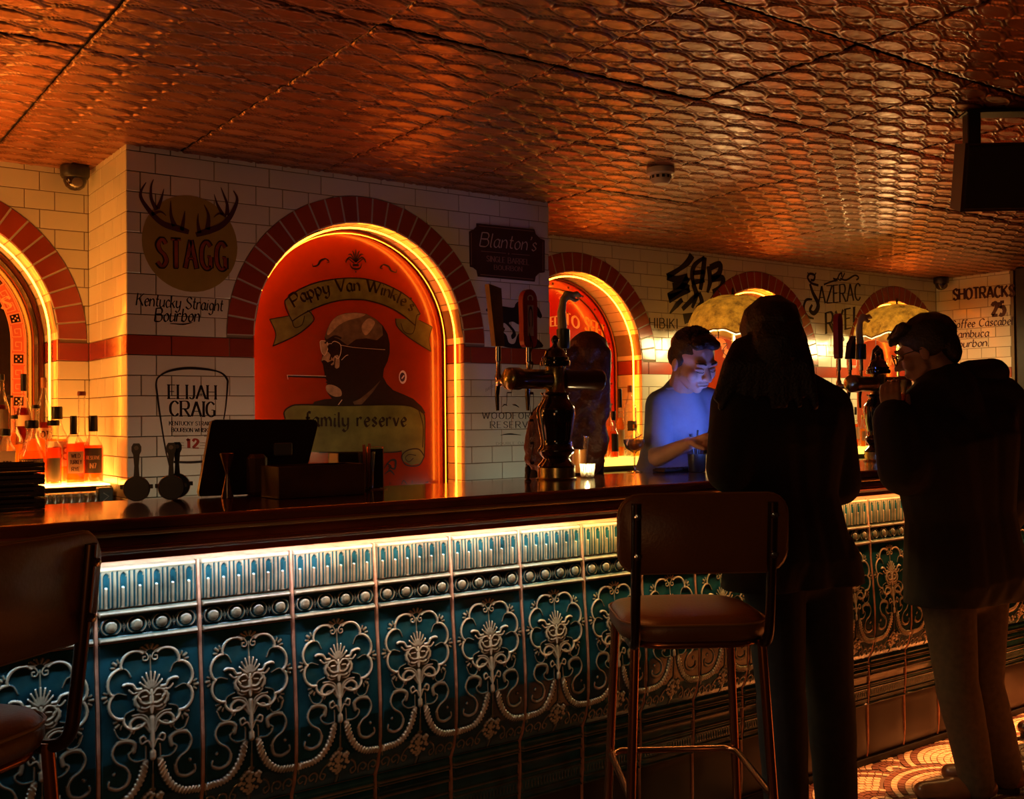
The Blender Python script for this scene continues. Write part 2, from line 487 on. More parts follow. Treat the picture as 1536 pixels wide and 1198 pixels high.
def arch_ring(wall, cx, Y, depth):
    """red voussoirs round the head of the opening, cream reveal tiles inside it"""
    N = 25; V0 = None
    j = .0075
    for i in range(N):
        a0, a1 = PI*i/N, PI*(i+1)/N
        P = []
        for r, g in ((R_IN, j/2/R_IN), (R_OUT, j/2/R_OUT)):
            aa = [a0+g, (a0+a1)/2, a1-g]
            if r == R_OUT: aa = aa[::-1]
            P += [(cx+r*math.cos(t), SPRING+r*math.sin(t)) for t in aa]
        me = brick_mesh(('v', cx, i), [(p[0]-cx, p[1]-SPRING) for p in P], redbrick)
        o = link('arch_brick', me, wall, (cx, Y-.002, SPRING))
    mb = MB()                       # pale joints of the ring, just behind the faces
    P = [(cx+R_IN*math.cos(PI*i/40), SPRING+R_IN*math.sin(PI*i/40)) for i in range(41)]+[(cx+R_OUT*math.cos(PI*i/40), SPRING+R_OUT*math.sin(PI*i/40)) for i in range(40, -1, -1)]
    for i in range(40):
        a, b = P[i], P[i+1]; c, d = P[80-i], P[81-i]
        mb.add([(a[0], Y-.0008, a[1]), (b[0], Y-.0008, b[1]), (c[0], Y-.0008, c[1]), (d[0], Y-.0008, d[1])], [(0, 1, 2, 3)])
    mb.build('arch_joint', grout_pale, wall)
    # reveal
    t = .008; n = 0
    def piece(pa, pb, m):
        (xa, za), (xb, zb) = pa, pb
        nx, nz = (cx-(xa+xb)/2), 0.0
        if (za+zb)/2 > SPRING: nz = SPRING-(za+zb)/2
        l = math.hypot(nx, nz); nx /= l; nz /= l
        y0, y1 = Y+.001, Y+depth
        b = MB()
        b.add([(xa, y0, za), (xb, y0, zb), (xb, y1, zb), (xa, y1, za), (xa+nx*t, y0, za+nz*t), (xb+nx*t, y0, zb+nz*t), (xb+nx*t, y1, zb+nz*t), (xa+nx*t, y1, za+nz*t)],
              [(4, 5, 6, 7), (0, 1, 5, 4), (2, 3, 7, 6), (1, 2, 6, 5), (0, 4, 7, 3)])
        o = b.build('reveal_tile', m, wall); fixn(o)
    R = R_IN+.004; g = .0025/R
    for i in range(N):
        piece((cx+R*math.cos(PI*i/N+g), SPRING+R*math.sin(PI*i/N+g)), (cx+R*math.cos(PI*(i+1)/N-g), SPRING+R*math.sin(PI*(i+1)/N-g)), cream)
    for sx in (-1, 1):
        piece((cx+sx*R, BAND0+.002), (cx+sx*R, SPRING-.002), redbrick)
        z = BAND0
        while z > 1.05:
            piece((cx+sx*R, z-COURSE+.0015), (cx+sx*R, z-.0015), cream); z -= COURSE

def arch_path(cx, R, z0, n=36, flat=False):
    """points (x, z) up the left jamb, over the head and down the right one"""
    return [(cx-R, z0), (cx-R, SPRING-.3), (cx-R, SPRING-.05)]+[(cx-R*math.cos(PI*i/n), SPRING+R*math.sin(PI*i/n)) for i in range(n+1)]+[(cx+R, SPRING-.05), (cx+R, SPRING-.3), (cx+R, z0)]
led_amber_right = emis('amber_led_strip_right', (1.0, .17, .008), 48.0)
def led_arch(t, cx, Y):
    right = abs(Y-Y_PIER) > .01
    o = t.location
    mb = MB(); mb.tube([(x-o.x, Y+.056-o.y, z-o.z) for x, z in arch_path(cx, R_IN-(.024 if right else .0165), 1.14)], .0042, 6)
    tag(mb.build('led_strip', led_amber_right if right else led_amber, t), label='glowing amber strip light')

# walls
Y_PIER, Y_L, Y_R, X_END = 4.05, 4.60, 4.77, 7.60
PX0, PX1 = 1.134, 3.157
CX = [0.505, 2.145, 3.925, 5.505, 7.075]
pier = wall_backing('wall_pier', PX0+.004, PX1-.004, 1.0, CEIL, Y_PIER, [CX[1]], .30)
brick_wall(pier, PX0, PX1, 1.08, CEIL, lambda s, z: (s, Y_PIER, z), [CX[1]], 0, phase=1.245)
arch_ring(pier, CX[1], Y_PIER, .17)
back_l = wall_backing('wall_back_left', -.6, PX0+.3, 1.0, CEIL, Y_L, [CX[0]], .30)
brick_wall(back_l, -.2, PX0, 1.08, CEIL, lambda s, z: (s, Y_L, z), [CX[0]], 0, phase=.02)
arch_ring(back_l, CX[0], Y_L, .26)
back_r = wall_backing('wall_back_right', PX1-.3, X_END+.01, 1.0, CEIL, Y_R, CX[2:], .30)
brick_wall(back_r, 3.62, X_END, 1.08, CEIL, lambda s, z: (s, Y_R, z), CX[2:], 0, phase=.04)
for c in CX[2:]: arch_ring(back_r, c, Y_R, .25)
side = tag(MB().box(((PX0+.0035+PX0+.2)/2, (Y_PIER+.0035+Y_L+.1)/2, 1.745), (.1965, Y_L-Y_PIER+.0965, 1.49)).build('wall_pier_left', mortar), kind='structure')
brick_wall(side, -(Y_L), -(Y_PIER), 1.08, CEIL, lambda s, z: (PX0, -s, z), [], -PI/2, phase=-.02)
tag(MB().box((PX1-.1, 4.45, 1.745), (.196, .73, 1.49)).build('wall_pier_right', mat('pier_side_plaster', (.5, .42, .3), .6)), kind='structure')
endw = tag(MB().box((X_END+.1035, 4.47, 1.245), (.2, .66, 2.49)).build('wall_right', mortar), kind='structure')
brick_wall(endw, -4.77, -4.16, 1.0, CEIL, lambda s, z: (X_END, -s, z), [], -PI/2, phase=.05)
darkwood = mat('dark_stained_timber', (.005, .004, .003), .6, var=.3, vscale=8, bump=.1)
tag(MB().box((7.60, 3.93, 1.245), (.24, .26, 2.49), bev=.01).build('trim_1', darkwood), kind='structure')
dark_wall = mat('dark_room_wall', (.03, .015, .009), .8, var=.2, vscale=2)
tag(MB().box((8.6, 1.2, 1.245), (.15, 6.2, 2.49)).build('wall_far', dark_wall), kind='structure')
# below the back bar
wk = mat('back_bar_steel', (.10, .08, .06), .35, .8, bump=.05)
tag(MB().box((.27, 4.33, .56), (1.72, .53, 1.12), bev=.004).build('back_counter', wk), 'dark metal back counter in the left recess under the lit bottle shelf', 'counter')
tag(MB().box((5.38, 4.42, .56), (4.43, .68, 1.12), bev=.004).build('back_counter', wk), 'long dark metal back counter behind the bartender below the right arches', 'counter')
tag(MB().box((2.145, 4.13, .50), (2.0, .15, 1.0)).build('wall_pier_base', dark_wall), kind='structure')

# arched panels (board, metal frame) with their painting
def arched_panel(cx, Y, label, board_m, frame_m, name='arched_panel', rim=None):
    t = thing(name, label, 'sign', (cx, Y, 1.10))
    T = lambda x, z, y: (x-cx, y-Y, z-1.10)
    P = arch_path(cx, R_IN-.012, 1.10)
    b = MB(); b.prism(P, lambda x, z: T(x, z, Y), lambda x, z: T(x, z, Y+.018)); fixn(b.build('board', board_m, t))
    f = MB(); f.tube([T(x, z, Y-.008) for x, z in arch_path(cx, R_IN-.018, 1.12)], .010, 8)
    autosmooth(f.build('frame', frame_m, t))
    if rim:
        f = MB(); f.tube([T(x, z, Y-.004) for x, z in arch_path(cx, R_IN-rim, 1.12)], .005, 6)
        autosmooth(f.build('rim', frame_m, t))
    return t, (lambda x, z, d=.0008: (x-cx, -d, z-1.10))
red_board = mat('orange_red_enamel', (.30, .036, .005), .18, coat=.6, var=.10, vscale=7)
bright_red = mat('scarlet_enamel', (.42, .015, .006), .2, coat=.6, var=.08, vscale=5)
black_board = mat('black_enamel', (.010, .006, .006), .15, coat=.6)
bronze = mat('dark_bronze_trim', (.10, .025, .010), .3, .7)

# ceiling: pressed copper panels
tin = mat('pressed_copper_ceiling', (.33, .125, .058), .31, .55, var=.22, vscale=5, bump=.22, bscale=22, rand=.10)
def add_groove_shade(mt):  # darkens the relief grooves: shade put into the copper's colour
    nt = mt.node_tree; b = nt.nodes['Principled BSDF']; src = b.inputs['Base Color'].links[0].from_socket
    a = nt.nodes.new('ShaderNodeAttribute'); a.attribute_name = 'groove_shade'
    mx = nt.nodes.new('ShaderNodeMix'); mx.data_type = 'RGBA'
    nt.links.new(a.outputs['Fac'], mx.inputs[0]); nt.links.new(src, mx.inputs[6]); mx.inputs[7].default_value = (.035, .010, .004, 1)
    nt.links.new(mx.outputs[2], b.inputs['Base Color'])
add_groove_shade(tin)
def ceiling_panel_mesh():
    W, D = .600, .620; nx, ny = 4, 6; sx, sy = 32, 22
    X, Y = np.meshgrid(np.linspace(.003, W-.003, nx*sx+1), np.linspace(.004, D-.004, ny*sy+1), indexing='ij')
    cx, cy = W/nx, D/ny
    a = ((X % cx)/cx-.5)*2; b = ((Y % cy)/cy-.5)*2
    wob = .03*np.sin(X*40+Y*13)+.03*np.sin(Y*57)
    d = np.sqrt((np.abs(a)/.93)**1.5+(np.abs(b)/.60)**2)+wob*.5
    h = .0068*np.exp(-((d-1)/.11)**2)+.0048/(1+np.exp((d-.86)*18))-.001*np.exp(-(d/.5)**2)
    e = 1+(np.abs(b)-(.70+.22*np.cos(a*PI)))*1.2+wob*.4
    h += .0055*np.exp(-((e-1)/.07)**2)
    c = np.sqrt((np.abs(a)-1)**2+(np.abs(b)-1)**2)
    h += .0030*np.exp(-(c/.20)**2)
    ed = np.minimum(np.minimum(X, W-X)/.006, np.minimum(Y, D-Y)/.012)
    h = h*np.clip(ed, 0, 1)-.006*(1-np.clip(ed, 0, 1))
    shade_mask = np.clip(np.exp(-((d-1.17)/.085)**2)*1.0+np.exp(-((e-1.12)/.055)**2)*1.0+np.exp(-((e-.88)/.045)**2)*.9+.9*np.exp(-(c/.16)**2)+(1-np.clip(ed, 0, 1)), 0, 1)
    V = np.stack([X, Y, -h], -1).reshape(-1, 3); m_, n_ = X.shape
    F = [(i*n_+j, i*n_+j+1, (i+1)*n_+j+1, (i+1)*n_+j) for i in range(m_-1) for j in range(n_-1)]
    me = bpy.data.meshes.new('ceiling_panel'); me.from_pydata(V.tolist(), [], F); me.update(); me.materials.append(tin)
    at_ = me.attributes.new('groove_shade', 'FLOAT', 'POINT'); at_.data.foreach_set('value', shade_mask.astype(np.float32).ravel())
    me.polygons.foreach_set('use_smooth', [True]*len(me.polygons))
    return me
ceil = tag(MB().box((3.9, 1.9, CEIL+.05), (9.6, 7.0, .08)).build('ceiling', mat('ceiling_void', (.02, .008, .004), .9)), kind='structure')
cpm = ceiling_panel_mesh()
yl = [-.68+.624*k for k in range(9)]
for i in range(14):
    for j in range(9):
        x0 = -.456+.6*i; y0 = -.042-.624+.624*j
        if y0 > 4.4: continue
        if x0 < 1.9-1.2*y0/2 and y0 < .5 and x0 < .1: continue
        link('ceiling_panel', cpm, ceil, (x0+random.uniform(-.001, .001), y0, CEIL+random.uniform(-.0015, .0015)), (random.uniform(-.004, .004), random.uniform(-.004, .004), 0))
        
# floor: dark screed outside, fan mosaic of small stones beside the bar
fl = tag(MB().box((3.9, 1.7, -.06), (9.6, 6.6, .12)).build('floor', mat('mosaic_bed', (.10, .045, .025), .7, var=.3, vscale=3)), kind='structure')
def mosaic():
    Rf, px, py = .34, .68, .17
    light, dark = MB(), MB()
    rows = [.035+.026*k for k in range(12)]
    def owner(x, y):
        best = None
        for j in range(int(y/py)-3, int(y/py)+2):
            off = (j % 2)*px/2
            i = round((x-off)/px)
            c = (i*px+off, j*py)
            if math.hypot(x-c[0], y-c[1]) < Rf and y >= c[1]-.0:
                if best is None or c[1] < best[1]: best = c
        return best
    for j in range(4, 17):
        for i in range(3, 9):
            c = (i*px+(j % 2)*px/2, j*py)
            for k, r in enumerate(rows):
                n = max(5, int(2*PI*r/.028))
                dk = k in (1, 2, 9, 11)
                for q in range(n):
                    a = 2*PI*(q+.5*(k % 2))/n
                    x, y = c[0]+r*math.cos(a), c[1]+r*math.sin(a)
                    if not (2.5 < x < 5.6 and 1.1 < y < 2.66): continue
                    o = owner(x, y)
                    if o is None or abs(o[0]-c[0]) > .01 or abs(o[1]-c[1]) > .01: continue
                    da = .86*PI/n; dr = .0110
                    z = .0035+random.uniform(-.0006, .0006)
                    P = [(c[0]+(r+s*dr)*math.cos(a+t*da), c[1]+(r+s*dr)*math.sin(a+t*da)) for s, t in ((-1, -1), (1, -1), (1, 1), (-1, 1))]
                    V = [(p[0], p[1], z) for p in P]+[(p[0], p[1], -.001) for p in P]
                    (dark if dk else light).add(V, [(0, 1, 2, 3), (0, 4, 5, 1), (1, 5, 6, 2), (2, 6, 7, 3), (3, 7, 4, 0)])
    tag(fixn(light.build('mosaic_stones', mat('buff_mosaic_stone', (.62, .45, .30), .45, var=.25, vscale=30), fl)), kind='stuff', label='buff mosaic stones')
    tag(fixn(dark.build('mosaic_stones', mat('brown_mosaic_stone', (.15, .05, .03), .45, var=.25, vscale=30), fl)), kind='stuff', label='dark brown mosaic stones')
mosaic()

# ================================================================== the bar
BX0, BX1 = -.35, 7.3
bar = thing('bar', 'long bar with a copper-coloured polished top above blue-green relief tiles', 'bar', (3.5, 2.66, 0))
def BT(x, y, z): return (x-3.5, y-2.66, z)
def prof_y(z):
    P = [(0, 2.672), (.03, 2.672), (.05, 2.664), (.27, 2.664), (.40, 2.660), (.435, 2.658), (.46, 2.644), (.52, 2.626), (.62, 2.622), (.75, 2.630), (.905, 2.645), (1.0, 2.652), (1.10, 2.664)]
    for (a, ya), (b, yb) in zip(P[:-1], P[1:]):
        if z <= b:
            t = (z-a)/(b-a); return ya+(yb-ya)*t
    return P[-1][1]
# core body behind the tiles
b = MB(); zz = [0, .03, .05, .27, .40, .435, .46, .52, .62, .75, .905, 1.0, 1.10]
V = []; F = []
for z in zz: V += [BT(BX0, prof_y(z)+.004, z), BT(BX1, prof_y(z)+.004, z)]
for i in range(len(zz)-1): F.append((2*i, 2*i+1, 2*i+3, 2*i+2))
b.add(V, F)
b.add([BT(x, y, z) for x in (BX0, BX1) for y in (2.70, 3.05) for z in (0, 1.13)], [(0, 1, 3, 2), (4, 6, 7, 5), (2, 3, 7, 6), (1, 5, 7, 3)])
b.build('body', mat('bar_grout', (.55, .27, .16), .8, var=.15, vscale=12), bar)
b = MB(); b.add([BT(x, 2.655+dy, z) for x in (BX0, BX1) for dy in (0, .01) for z in (0, .028)], [(0, 1, 5, 4), (1, 3, 7, 5), (0, 4, 6, 2)])
b.build('toe_shade_strip', mat('rubber_and_toe_shade', (.006, .005, .004), .6), bar)  # toe shadow at the bar's foot, built as a black strip
# top: one moulded section, extruded
copper_top = mat('polished_copper_lacquer_top', (.30, .085, .030), .13, .55, coat=.6, var=.18, vscale=4, bump=.10, bscale=7)
woodm = mat('mahogany_moulding', (.26, .06, .02), .28, coat=.5, var=.3, vscale=6)
def extr(P, name, m, parent=bar, a=BX0, bb=BX1, smooth=True):
    n = len(P); V = [BT(a, y, z) for y, z in P]+[BT(bb, y, z) for y, z in P]
    F = [(i, (i+1) % n, (i+1) % n+n, i+n) for i in range(n)]+[tuple(range(n)), tuple(range(n, 2*n))[::-1]]
    o = mesh(name, V, F, m, parent); fixn(o)
    return autosmooth(o, 35) if smooth else o
def arcp(cy, cz, r, a0, a1, n=8): return [(cy+r*math.cos(math.radians(a0+(a1-a0)*i/n)), cz+r*math.sin(math.radians(a0+(a1-a0)*i/n))) for i in range(n+1)]
extr([(3.11, 1.19), (3.11, 1.215)]+[(2.57, 1.215)]+arcp(2.552, 1.201, .014, 80, 180, 6)+[(2.538, 1.19)], 'top', copper_top)
extr([(3.09, 1.13), (3.09, 1.189), (2.548, 1.189)]+[(2.544, 1.186)]+arcp(2.549, 1.179, .006, 150, 230, 4)+[(2.556, 1.170)]+arcp(2.578, 1.146, .021, 110, 260, 8)+[(2.576, 1.112), (2.580, 1.112), (2.582, 1.128), (2.640, 1.128), (2.646, 1.106), (2.672, 1.106), (2.672, 1.13)], 'fascia', woodm)
extr(arcp(2.5435, 1.1775, .0048, 0, 330, 10), 'bead', mat('brass_bead', (.85, .65, .35), .42, .8))
extr(arcp(2.560, 1.143, .0075, 0, 330, 10), 'bead', mat('copper_bead', (.60, .16, .06), .25, .8))

# LED strip below the overhang: colour-changing tape, cool at the left, warm at the right
segs = [(BX0, .35, (.55, .85, 1.0), 10), (.35, .95, (.62, .86, 1.0), 11), (.95, 1.25, (.85, .90, 1.0), 12), (1.25, 1.55, (1.0, .84, .62), 13), (1.55, 1.9, (1.0, .93, .78), 14),
        (1.9, 2.12, (.80, .95, .80), 13), (2.12, 2.3, (1.0, .82, .25), 11), (2.3, 3.1, (1.0, .66, .22), 11), (3.1, BX1, (1.0, .50, .14), 9)]
led = thing('led_strip', 'colour-changing strip light under the bar overhang above the blue tiles', 'light', (3.5, 2.592, 1.1245))
for i, (a, bb, c, s) in enumerate(segs):
    mb = MB(); mb.box(((a+bb)/2-3.5, 0, 0), (bb-a, .012, .005))
    tag(mb.build('led_segment', emis('bar_led_%d' % i, c, s*5.5), led), label='segment of the strip giving %s light' % ['pale blue', 'cool blue white', 'cool white', 'peach', 'warm white', 'greenish white', 'yellow', 'amber', 'orange'][i])

# relief tiles: majolica glaze, paler on the ridges where it runs thin
def glaze_mat():
    mt = bpy.data.materials.new('majolica_glaze'); mt.use_nodes = True; nt = mt.node_tree; L = nt.links
    b = nt.nodes['Principled BSDF']; b.inputs['Roughness'].default_value = .16; b.inputs['Coat Weight'].default_value = .5
    b.inputs['Coat Roughness'].default_value = .06
    at_ = nt.nodes.new('ShaderNodeAttribute'); at_.attribute_name = 'height'
    cr = nt.nodes.new('ShaderNodeValToRGB')
    e = cr.color_ramp.elements
    e[0].position = 0; e[0].color = (.004, .012, .016, 1)
    e[1].position = 1; e[1].color = (.74, .60, .42, 1)
    for p, c in ((.18, (.012, .075, .105, 1)), (.32, (.020, .105, .125, 1)), (.48, (.06, .10, .085, 1)), (.72, (.33, .25, .16, 1))):
        q = e.new(p); q.color = c
    L.new(at_.outputs['Fac'], cr.inputs[0])
    n = nt.nodes.new('ShaderNodeTexNoise'); n.inputs['Scale'].default_value = 14; n.inputs['Detail'].default_value = 4
    tc = nt.nodes.new('ShaderNodeTexCoord'); L.new(tc.outputs['Object'], n.inputs['Vector'])
    mr = nt.nodes.new('ShaderNodeMapRange'); mr.inputs[1].default_value = .3; mr.inputs[2].default_value = .7; mr.inputs[3].default_value = .6; mr.inputs[4].default_value = 1.45
    L.new(n.outputs[0], mr.inputs[0])
    oi = nt.nodes.new('ShaderNodeObjectInfo'); m2 = nt.nodes.new('ShaderNodeMapRange'); m2.inputs[3].default_value = .8; m2.inputs[4].default_value = 1.2
    L.new(oi.outputs['Random'], m2.inputs[0]); mm = nt.nodes.new('ShaderNodeMath'); mm.operation = 'MULTIPLY'
    L.new(mr.outputs[0], mm.inputs[0]); L.new(m2.outputs[0], mm.inputs[1])
    vm = nt.nodes.new('ShaderNodeVectorMath'); vm.operation = 'SCALE'; L.new(cr.outputs[0], vm.inputs[0]); L.new(mm.outputs[0], vm.inputs['Scale'])
    L.new(vm.outputs[0], b.inputs['Base Color'])
    return mt
glz = glaze_mat()
TW = .2440
def tile_mesh(name, z0, z1, nx, nz, hfun, yoff=0.0):
    """relief tile: hfun(X, Z) (metres from the tile's centre line and absolute height) -> relief, glaze value"""
    xs = np.linspace(-TW/2, TW/2, nx); zs = np.linspace(z0, z1, nz)
    X, Z = np.meshgrid(xs, zs, indexing='ij')
    H, G = hfun(X, Z)
    ed = np.minimum(np.minimum(X+TW/2, TW/2-X), np.minimum(Z-z0, z1-Z))
    rnd = np.clip(ed/.004, 0, 1)
    H = H*rnd-.0035*(1-rnd)**2
    PY = np.vectorize(prof_y)(zs)[None, :]
    V = np.stack([X, PY-.0035-yoff-H-2.66, Z], -1).reshape(-1, 3); n_ = nz
    F = [(i*n_+j, (i+1)*n_+j, (i+1)*n_+j+1, i*n_+j+1) for i in range(nx-1) for j in range(nz-1)]
    k = len(V)  # sides
    me = bpy.data.meshes.new(name); me.from_pydata(V.tolist(), [], F); me.update(); me.materials.append(glz)
    me.polygons.foreach_set('use_smooth', [True]*len(me.polygons))
    a = me.attributes.new('height', 'FLOAT', 'POINT'); a.data.foreach_set('value', np.clip(G, 0, 1).astype(np.float32).ravel())
    return me
def seg_field(X, Z, strokes):
    """union of round-backed ridges: strokes = [(points, half-width, height)] -> relief and nearness 0..1"""
    H = np.zeros_like(X); N = np.zeros_like(X); D = np.full_like(X, 9.)
    for P, r, h in strokes:
        P = np.array(P, float); Rr = np.array(r if isinstance(r, (list, tuple)) else [r]*len(P), float)
        x0, z0 = P.min(0)-Rr.max()*3; x1, z1 = P.max(0)+Rr.max()*3
        ix = np.where((X[:, 0] > x0) & (X[:, 0] < x1))[0]; iz = np.where((Z[0] > z0) & (Z[0] < z1))[0]
        if len(ix) == 0 or len(iz) == 0: continue
        s = np.s_[ix[0]:ix[-1]+1, iz[0]:iz[-1]+1]
        x, z = X[s], Z[s]; best = np.full_like(x, 9.)
        segs = range(max(1, len(P)-1))
        for i in segs:
            a = P[i]; b = P[min(i+1, len(P)-1)]; d = b-a; l2 = (d**2).sum() or 1e-12
            t = np.clip(((x-a[0])*d[0]+(z-a[1])*d[1])/l2, 0, 1)
            dist = np.hypot(x-a[0]-t*d[0], z-a[1]-t*d[1])/(Rr[i]*(1-t)+Rr[min(i+1, len(P)-1)]*t)
            best = np.minimum(best, dist)
        rid = np.sqrt(np.clip(1-best**2, 0, 1))*h
        H[s] = np.maximum(H[s], rid); N[s] = np.maximum(N[s], np.clip(1.15-best, 0, 1)); D[s] = np.minimum(D[s], best)
    return H, N, D
def panel_strokes():
    S = []
    def sm(P): return smooth_pts(P, 6)
    def c(x, y): return (x/100, .905-y/100)           # cm from the centre line, cm down from the top
    def both(P, r, h, sub=True):
        Q = sm(P) if sub else P
        rr = rad(r, len(Q))
        S.append(([c(x, y) for x, y in Q], rr, h/1000)); S.append(([c(-x, y) for x, y in Q], rr, h/1000))
    def rad(r, n):
        if not isinstance(r, list): return r/100
        return [r[int(i*(len(r)-1)/max(1, n-1))]/100 for i in range(n)]
    def one(P, r, h):
        Q = sm(P); S.append(([c(x, y) for x, y in Q], rad(r, len(Q)), h/1000))
    cx, cy, R = 0, 12.2, 10.6
    cusps = [12, 50, 92, 132, 168]
    for a, b in zip(cusps[:-1], cusps[1:]):
        P = []
        for i in range(13):
            t = a+(b-a)*i/12; k = i/12
            r = R*(.86+.15*math.sin(PI*k)**.7)
            if a == 132: r *= 1-.12*k
            P.append((r*math.sin(math.radians(t)), cy-r*math.cos(math.radians(t))))
        both(P, .43, 4.8, False)
        t = math.radians(b); rr = R*.86
        if b < 160:
            both([(rr*math.sin(t), cy-rr*math.cos(t)), (rr*.86*math.sin(t-.05), cy-rr*.86*math.cos(t-.05)), (rr*.66*math.sin(t+.06), cy-rr*.66*math.cos(t+.06))], .22, 3)
            both([(1.02*R*math.sin(t), cy-1.02*R*math.cos(t)), (1.09*R*math.sin(t), cy-1.09*R*math.cos(t))], .45, 3.5)
            both([(1.0*R*math.sin(t-.07), cy-1.0*R*math.cos(t-.07)), (1.06*R*math.sin(t-.10), cy-1.06*R*math.cos(t-.10))], .35, 3)
            both([(1.0*R*math.sin(t+.07), cy-1.0*R*math.cos(t+.07)), (1.06*R*math.sin(t+.10), cy-1.06*R*math.cos(t+.10))], .35, 3)
    both([(2.0, 3.1), (1.0, 3.4), (.45, 4.4), (.9, 5.2), (1.7, 5.0), (1.7, 4.2), (1.2, 4.2)], .26, 3.5)
    for a in (-64, -40, -14, 14, 40, 64):
        t = math.radians(a); one([(1.2*math.sin(t), 3.4-1.0*math.cos(t)), (2.9*math.sin(t), 3.4-2.0*math.cos(t))], [.3, .42], 3.6)
    one([(0, 4.0), (0, 8.0)], .25, 3)
    # crown of leaves on the mask
    for a in (-68, -45, -22, 0, 22, 45, 68):
        t = math.radians(a); one([(.6*math.sin(t), 12.2-.6*math.cos(t)), (1.8*math.sin(t), 12.0-2.2*math.cos(t)), (2.9*math.sin(t), 11.6-3.6*math.cos(t))], [.45]*6+[.3]*7, 5.0)
    both([(2.4, 11.8), (3.6, 11.7), (4.4, 10.6), (5.8, 10.2), (6.6, 10.4)], .42, 5.2)          # horns
    both([(3.0, 12.4), (4.3, 12.6), (5.3, 11.7)], .34, 4.6)
    both([(.5, 13.2), (1.3, 12.3), (2.6, 12.5), (3.3, 13.5), (2.7, 14.3)], .36, 5.6)          # brows
    both([(1.1, 13.7), (2.2, 13.8)], .34, 4.6)
    both([(3.6, 13.2), (3.9, 14.6), (3.2, 16.0)], .5, 4.6); both([(4.2, 14.0), (4.0, 15.4)], .35, 3.6)
    one([(0, 12.4), (0, 14.0), (0, 15.3)], [.45]*6+[.6]*6+[.85], 7.0)                          # nose
    both([(.5, 15.4), (1.5, 15.5), (2.4, 15.0), (2.9, 14.4)], .38, 5.0)
    both([(.4, 16.2), (1.5, 16.6), (2.4, 16.3)], .40, 4.8)
    one([(0, 16.4), (0, 17.8)], [.8, .4], 5.4)
    both([(1.2, 17.2), (2.4, 17.3), (3.3, 16.6)], .36, 3.8)
    S.append(([c(0, 14.0), c(0, 15.6)], .036, .0026))
    # leaves under the mask
    both([(.5, 21.8), (1.6, 19.4), (3.6, 18.4), (5.2, 19.6), (5.0, 21.4)], .48, 4.4)
    both([(.4, 21.6), (1.1, 19.0), (2.6, 17.9), (4.6, 17.8)], .34, 3.8)
    both([(.6, 22.4), (2.0, 20.6), (3.6, 20.4), (4.6, 22.0)], .34, 3.6)
    both([(4.9, 21.6), (6.0, 23.0), (8.0, 22.6), (9.0, 20.4)], .24, 3.0)
    one([(0, 19.0), (0, 22.0), (0, 25.0), (0, 28.0)], [.7]*6+[.62]*6+[.4]*6+[.5], 5)
    one([(0, 27.4), (0, 28.6)], .85, 5)
    both([(.3, 26.0), (1.2, 24.4), (2.6, 24.9), (3.0, 23.7), (2.2, 23.2), (1.7, 23.8)], .34, 4)
    both([(1.7, 25.6), (1.8, 29.2)], .26, 2.8)
    both([(2.0, 28.8), (4.0, 28.9), (5.4, 28.0), (5.8, 26.9), (5.0, 26.2)], .30, 2.8)          # ribbon
    both([(4.6, 26.4), (4.4, 24.6), (6.2, 23.6), (8.6, 24.0), (9.6, 26.2), (8.6, 28.4), (6.6, 29.8), (5.6, 31.8), (6.2, 34.0), (8.4, 34.8), (10.4, 33.9), (10.4, 32.6)], [.62]*18+[.34]*24+[.5]*18+[.3]*7, 3.6)
    both([(9.2, 30.9), (9.25, 31.0)], .42, 3.4, False)
    # garlands
    P = smooth_pts([(1.8, 29.6), (2.6, 32.8), (4.6, 36.2), (7.4, 38.2), (10.4, 38.6), (12.6, 38.9)], 7)
    both(P, .9, 4.5, False)
    for i, (x, y) in enumerate(P[2:]):
        if i % 2 == 0:
            both([(x-.5, y+.5), (x+.35, y-.6)], .34, 6.4, False); both([(x+.3, y+.9), (x+.9, y+.1)], .34, 6.0, False)
    one([(0, 29.6), (0, 33.0), (0, 36.4)], [.22]*6+[.35]*6+[.9], 3)
    rr = random.Random(3)
    for i in range(46):                                                                       # bunch of fruit
        a = rr.uniform(0, 2*PI); q = rr.random()**.5; y = 40.4+3.4*q*math.sin(a); x = 3.2*q*math.cos(a)*(1-.14*max(0, y-40))
        S.append(([c(x, y), c(x+.02, y)], .0060, .0062))
    both([(3.6, 40.2), (4.8, 41.4), (5.4, 43.4), (4.4, 44.4), (3.8, 43.2), (4.6, 42.6)], .34, 2.8)
    both([(6.4, 44.6), (6.2, 42.8), (7.4, 41.8), (8.6, 42.8), (8.0, 44.0), (7.2, 43.6)], .34, 2.8)
    both([(9.6, 44.6), (9.4, 42.8), (10.6, 41.8), (11.8, 42.8), (11.2, 44.0), (10.4, 43.6)], .34, 2.8)
    both([(12.2, 39.4), (11.8, 41.0)], .3, 2.4)
    one([(0, 43.6), (0, 46.0)], .5, 2.5)
    return S
def h_panel(X, Z):
    H, N, D = seg_field(X, Z, panel_strokes())
    # lobed cartouche is slightly sunk and holds brighter glaze
    dd = np.hypot(X, Z-(.905-.122)); sunk = 1/(1+np.exp((dd-.098)*400))
    G = .20+.10*sunk+.05*np.sin(X*60+3*np.sin(Z*50))*sunk
    G = np.where(D < 1.0, .34+.66*np.clip(H/.0048, 0, 1)**1.3, G)
    G = np.where((D >= 1.0) & (D < 1.9), G*np.clip((D-1.0)/.9, .12, 1), G)
    return H-.0015*sunk+.001*np.exp(-((D-2.2)/.5)**2)*0, G
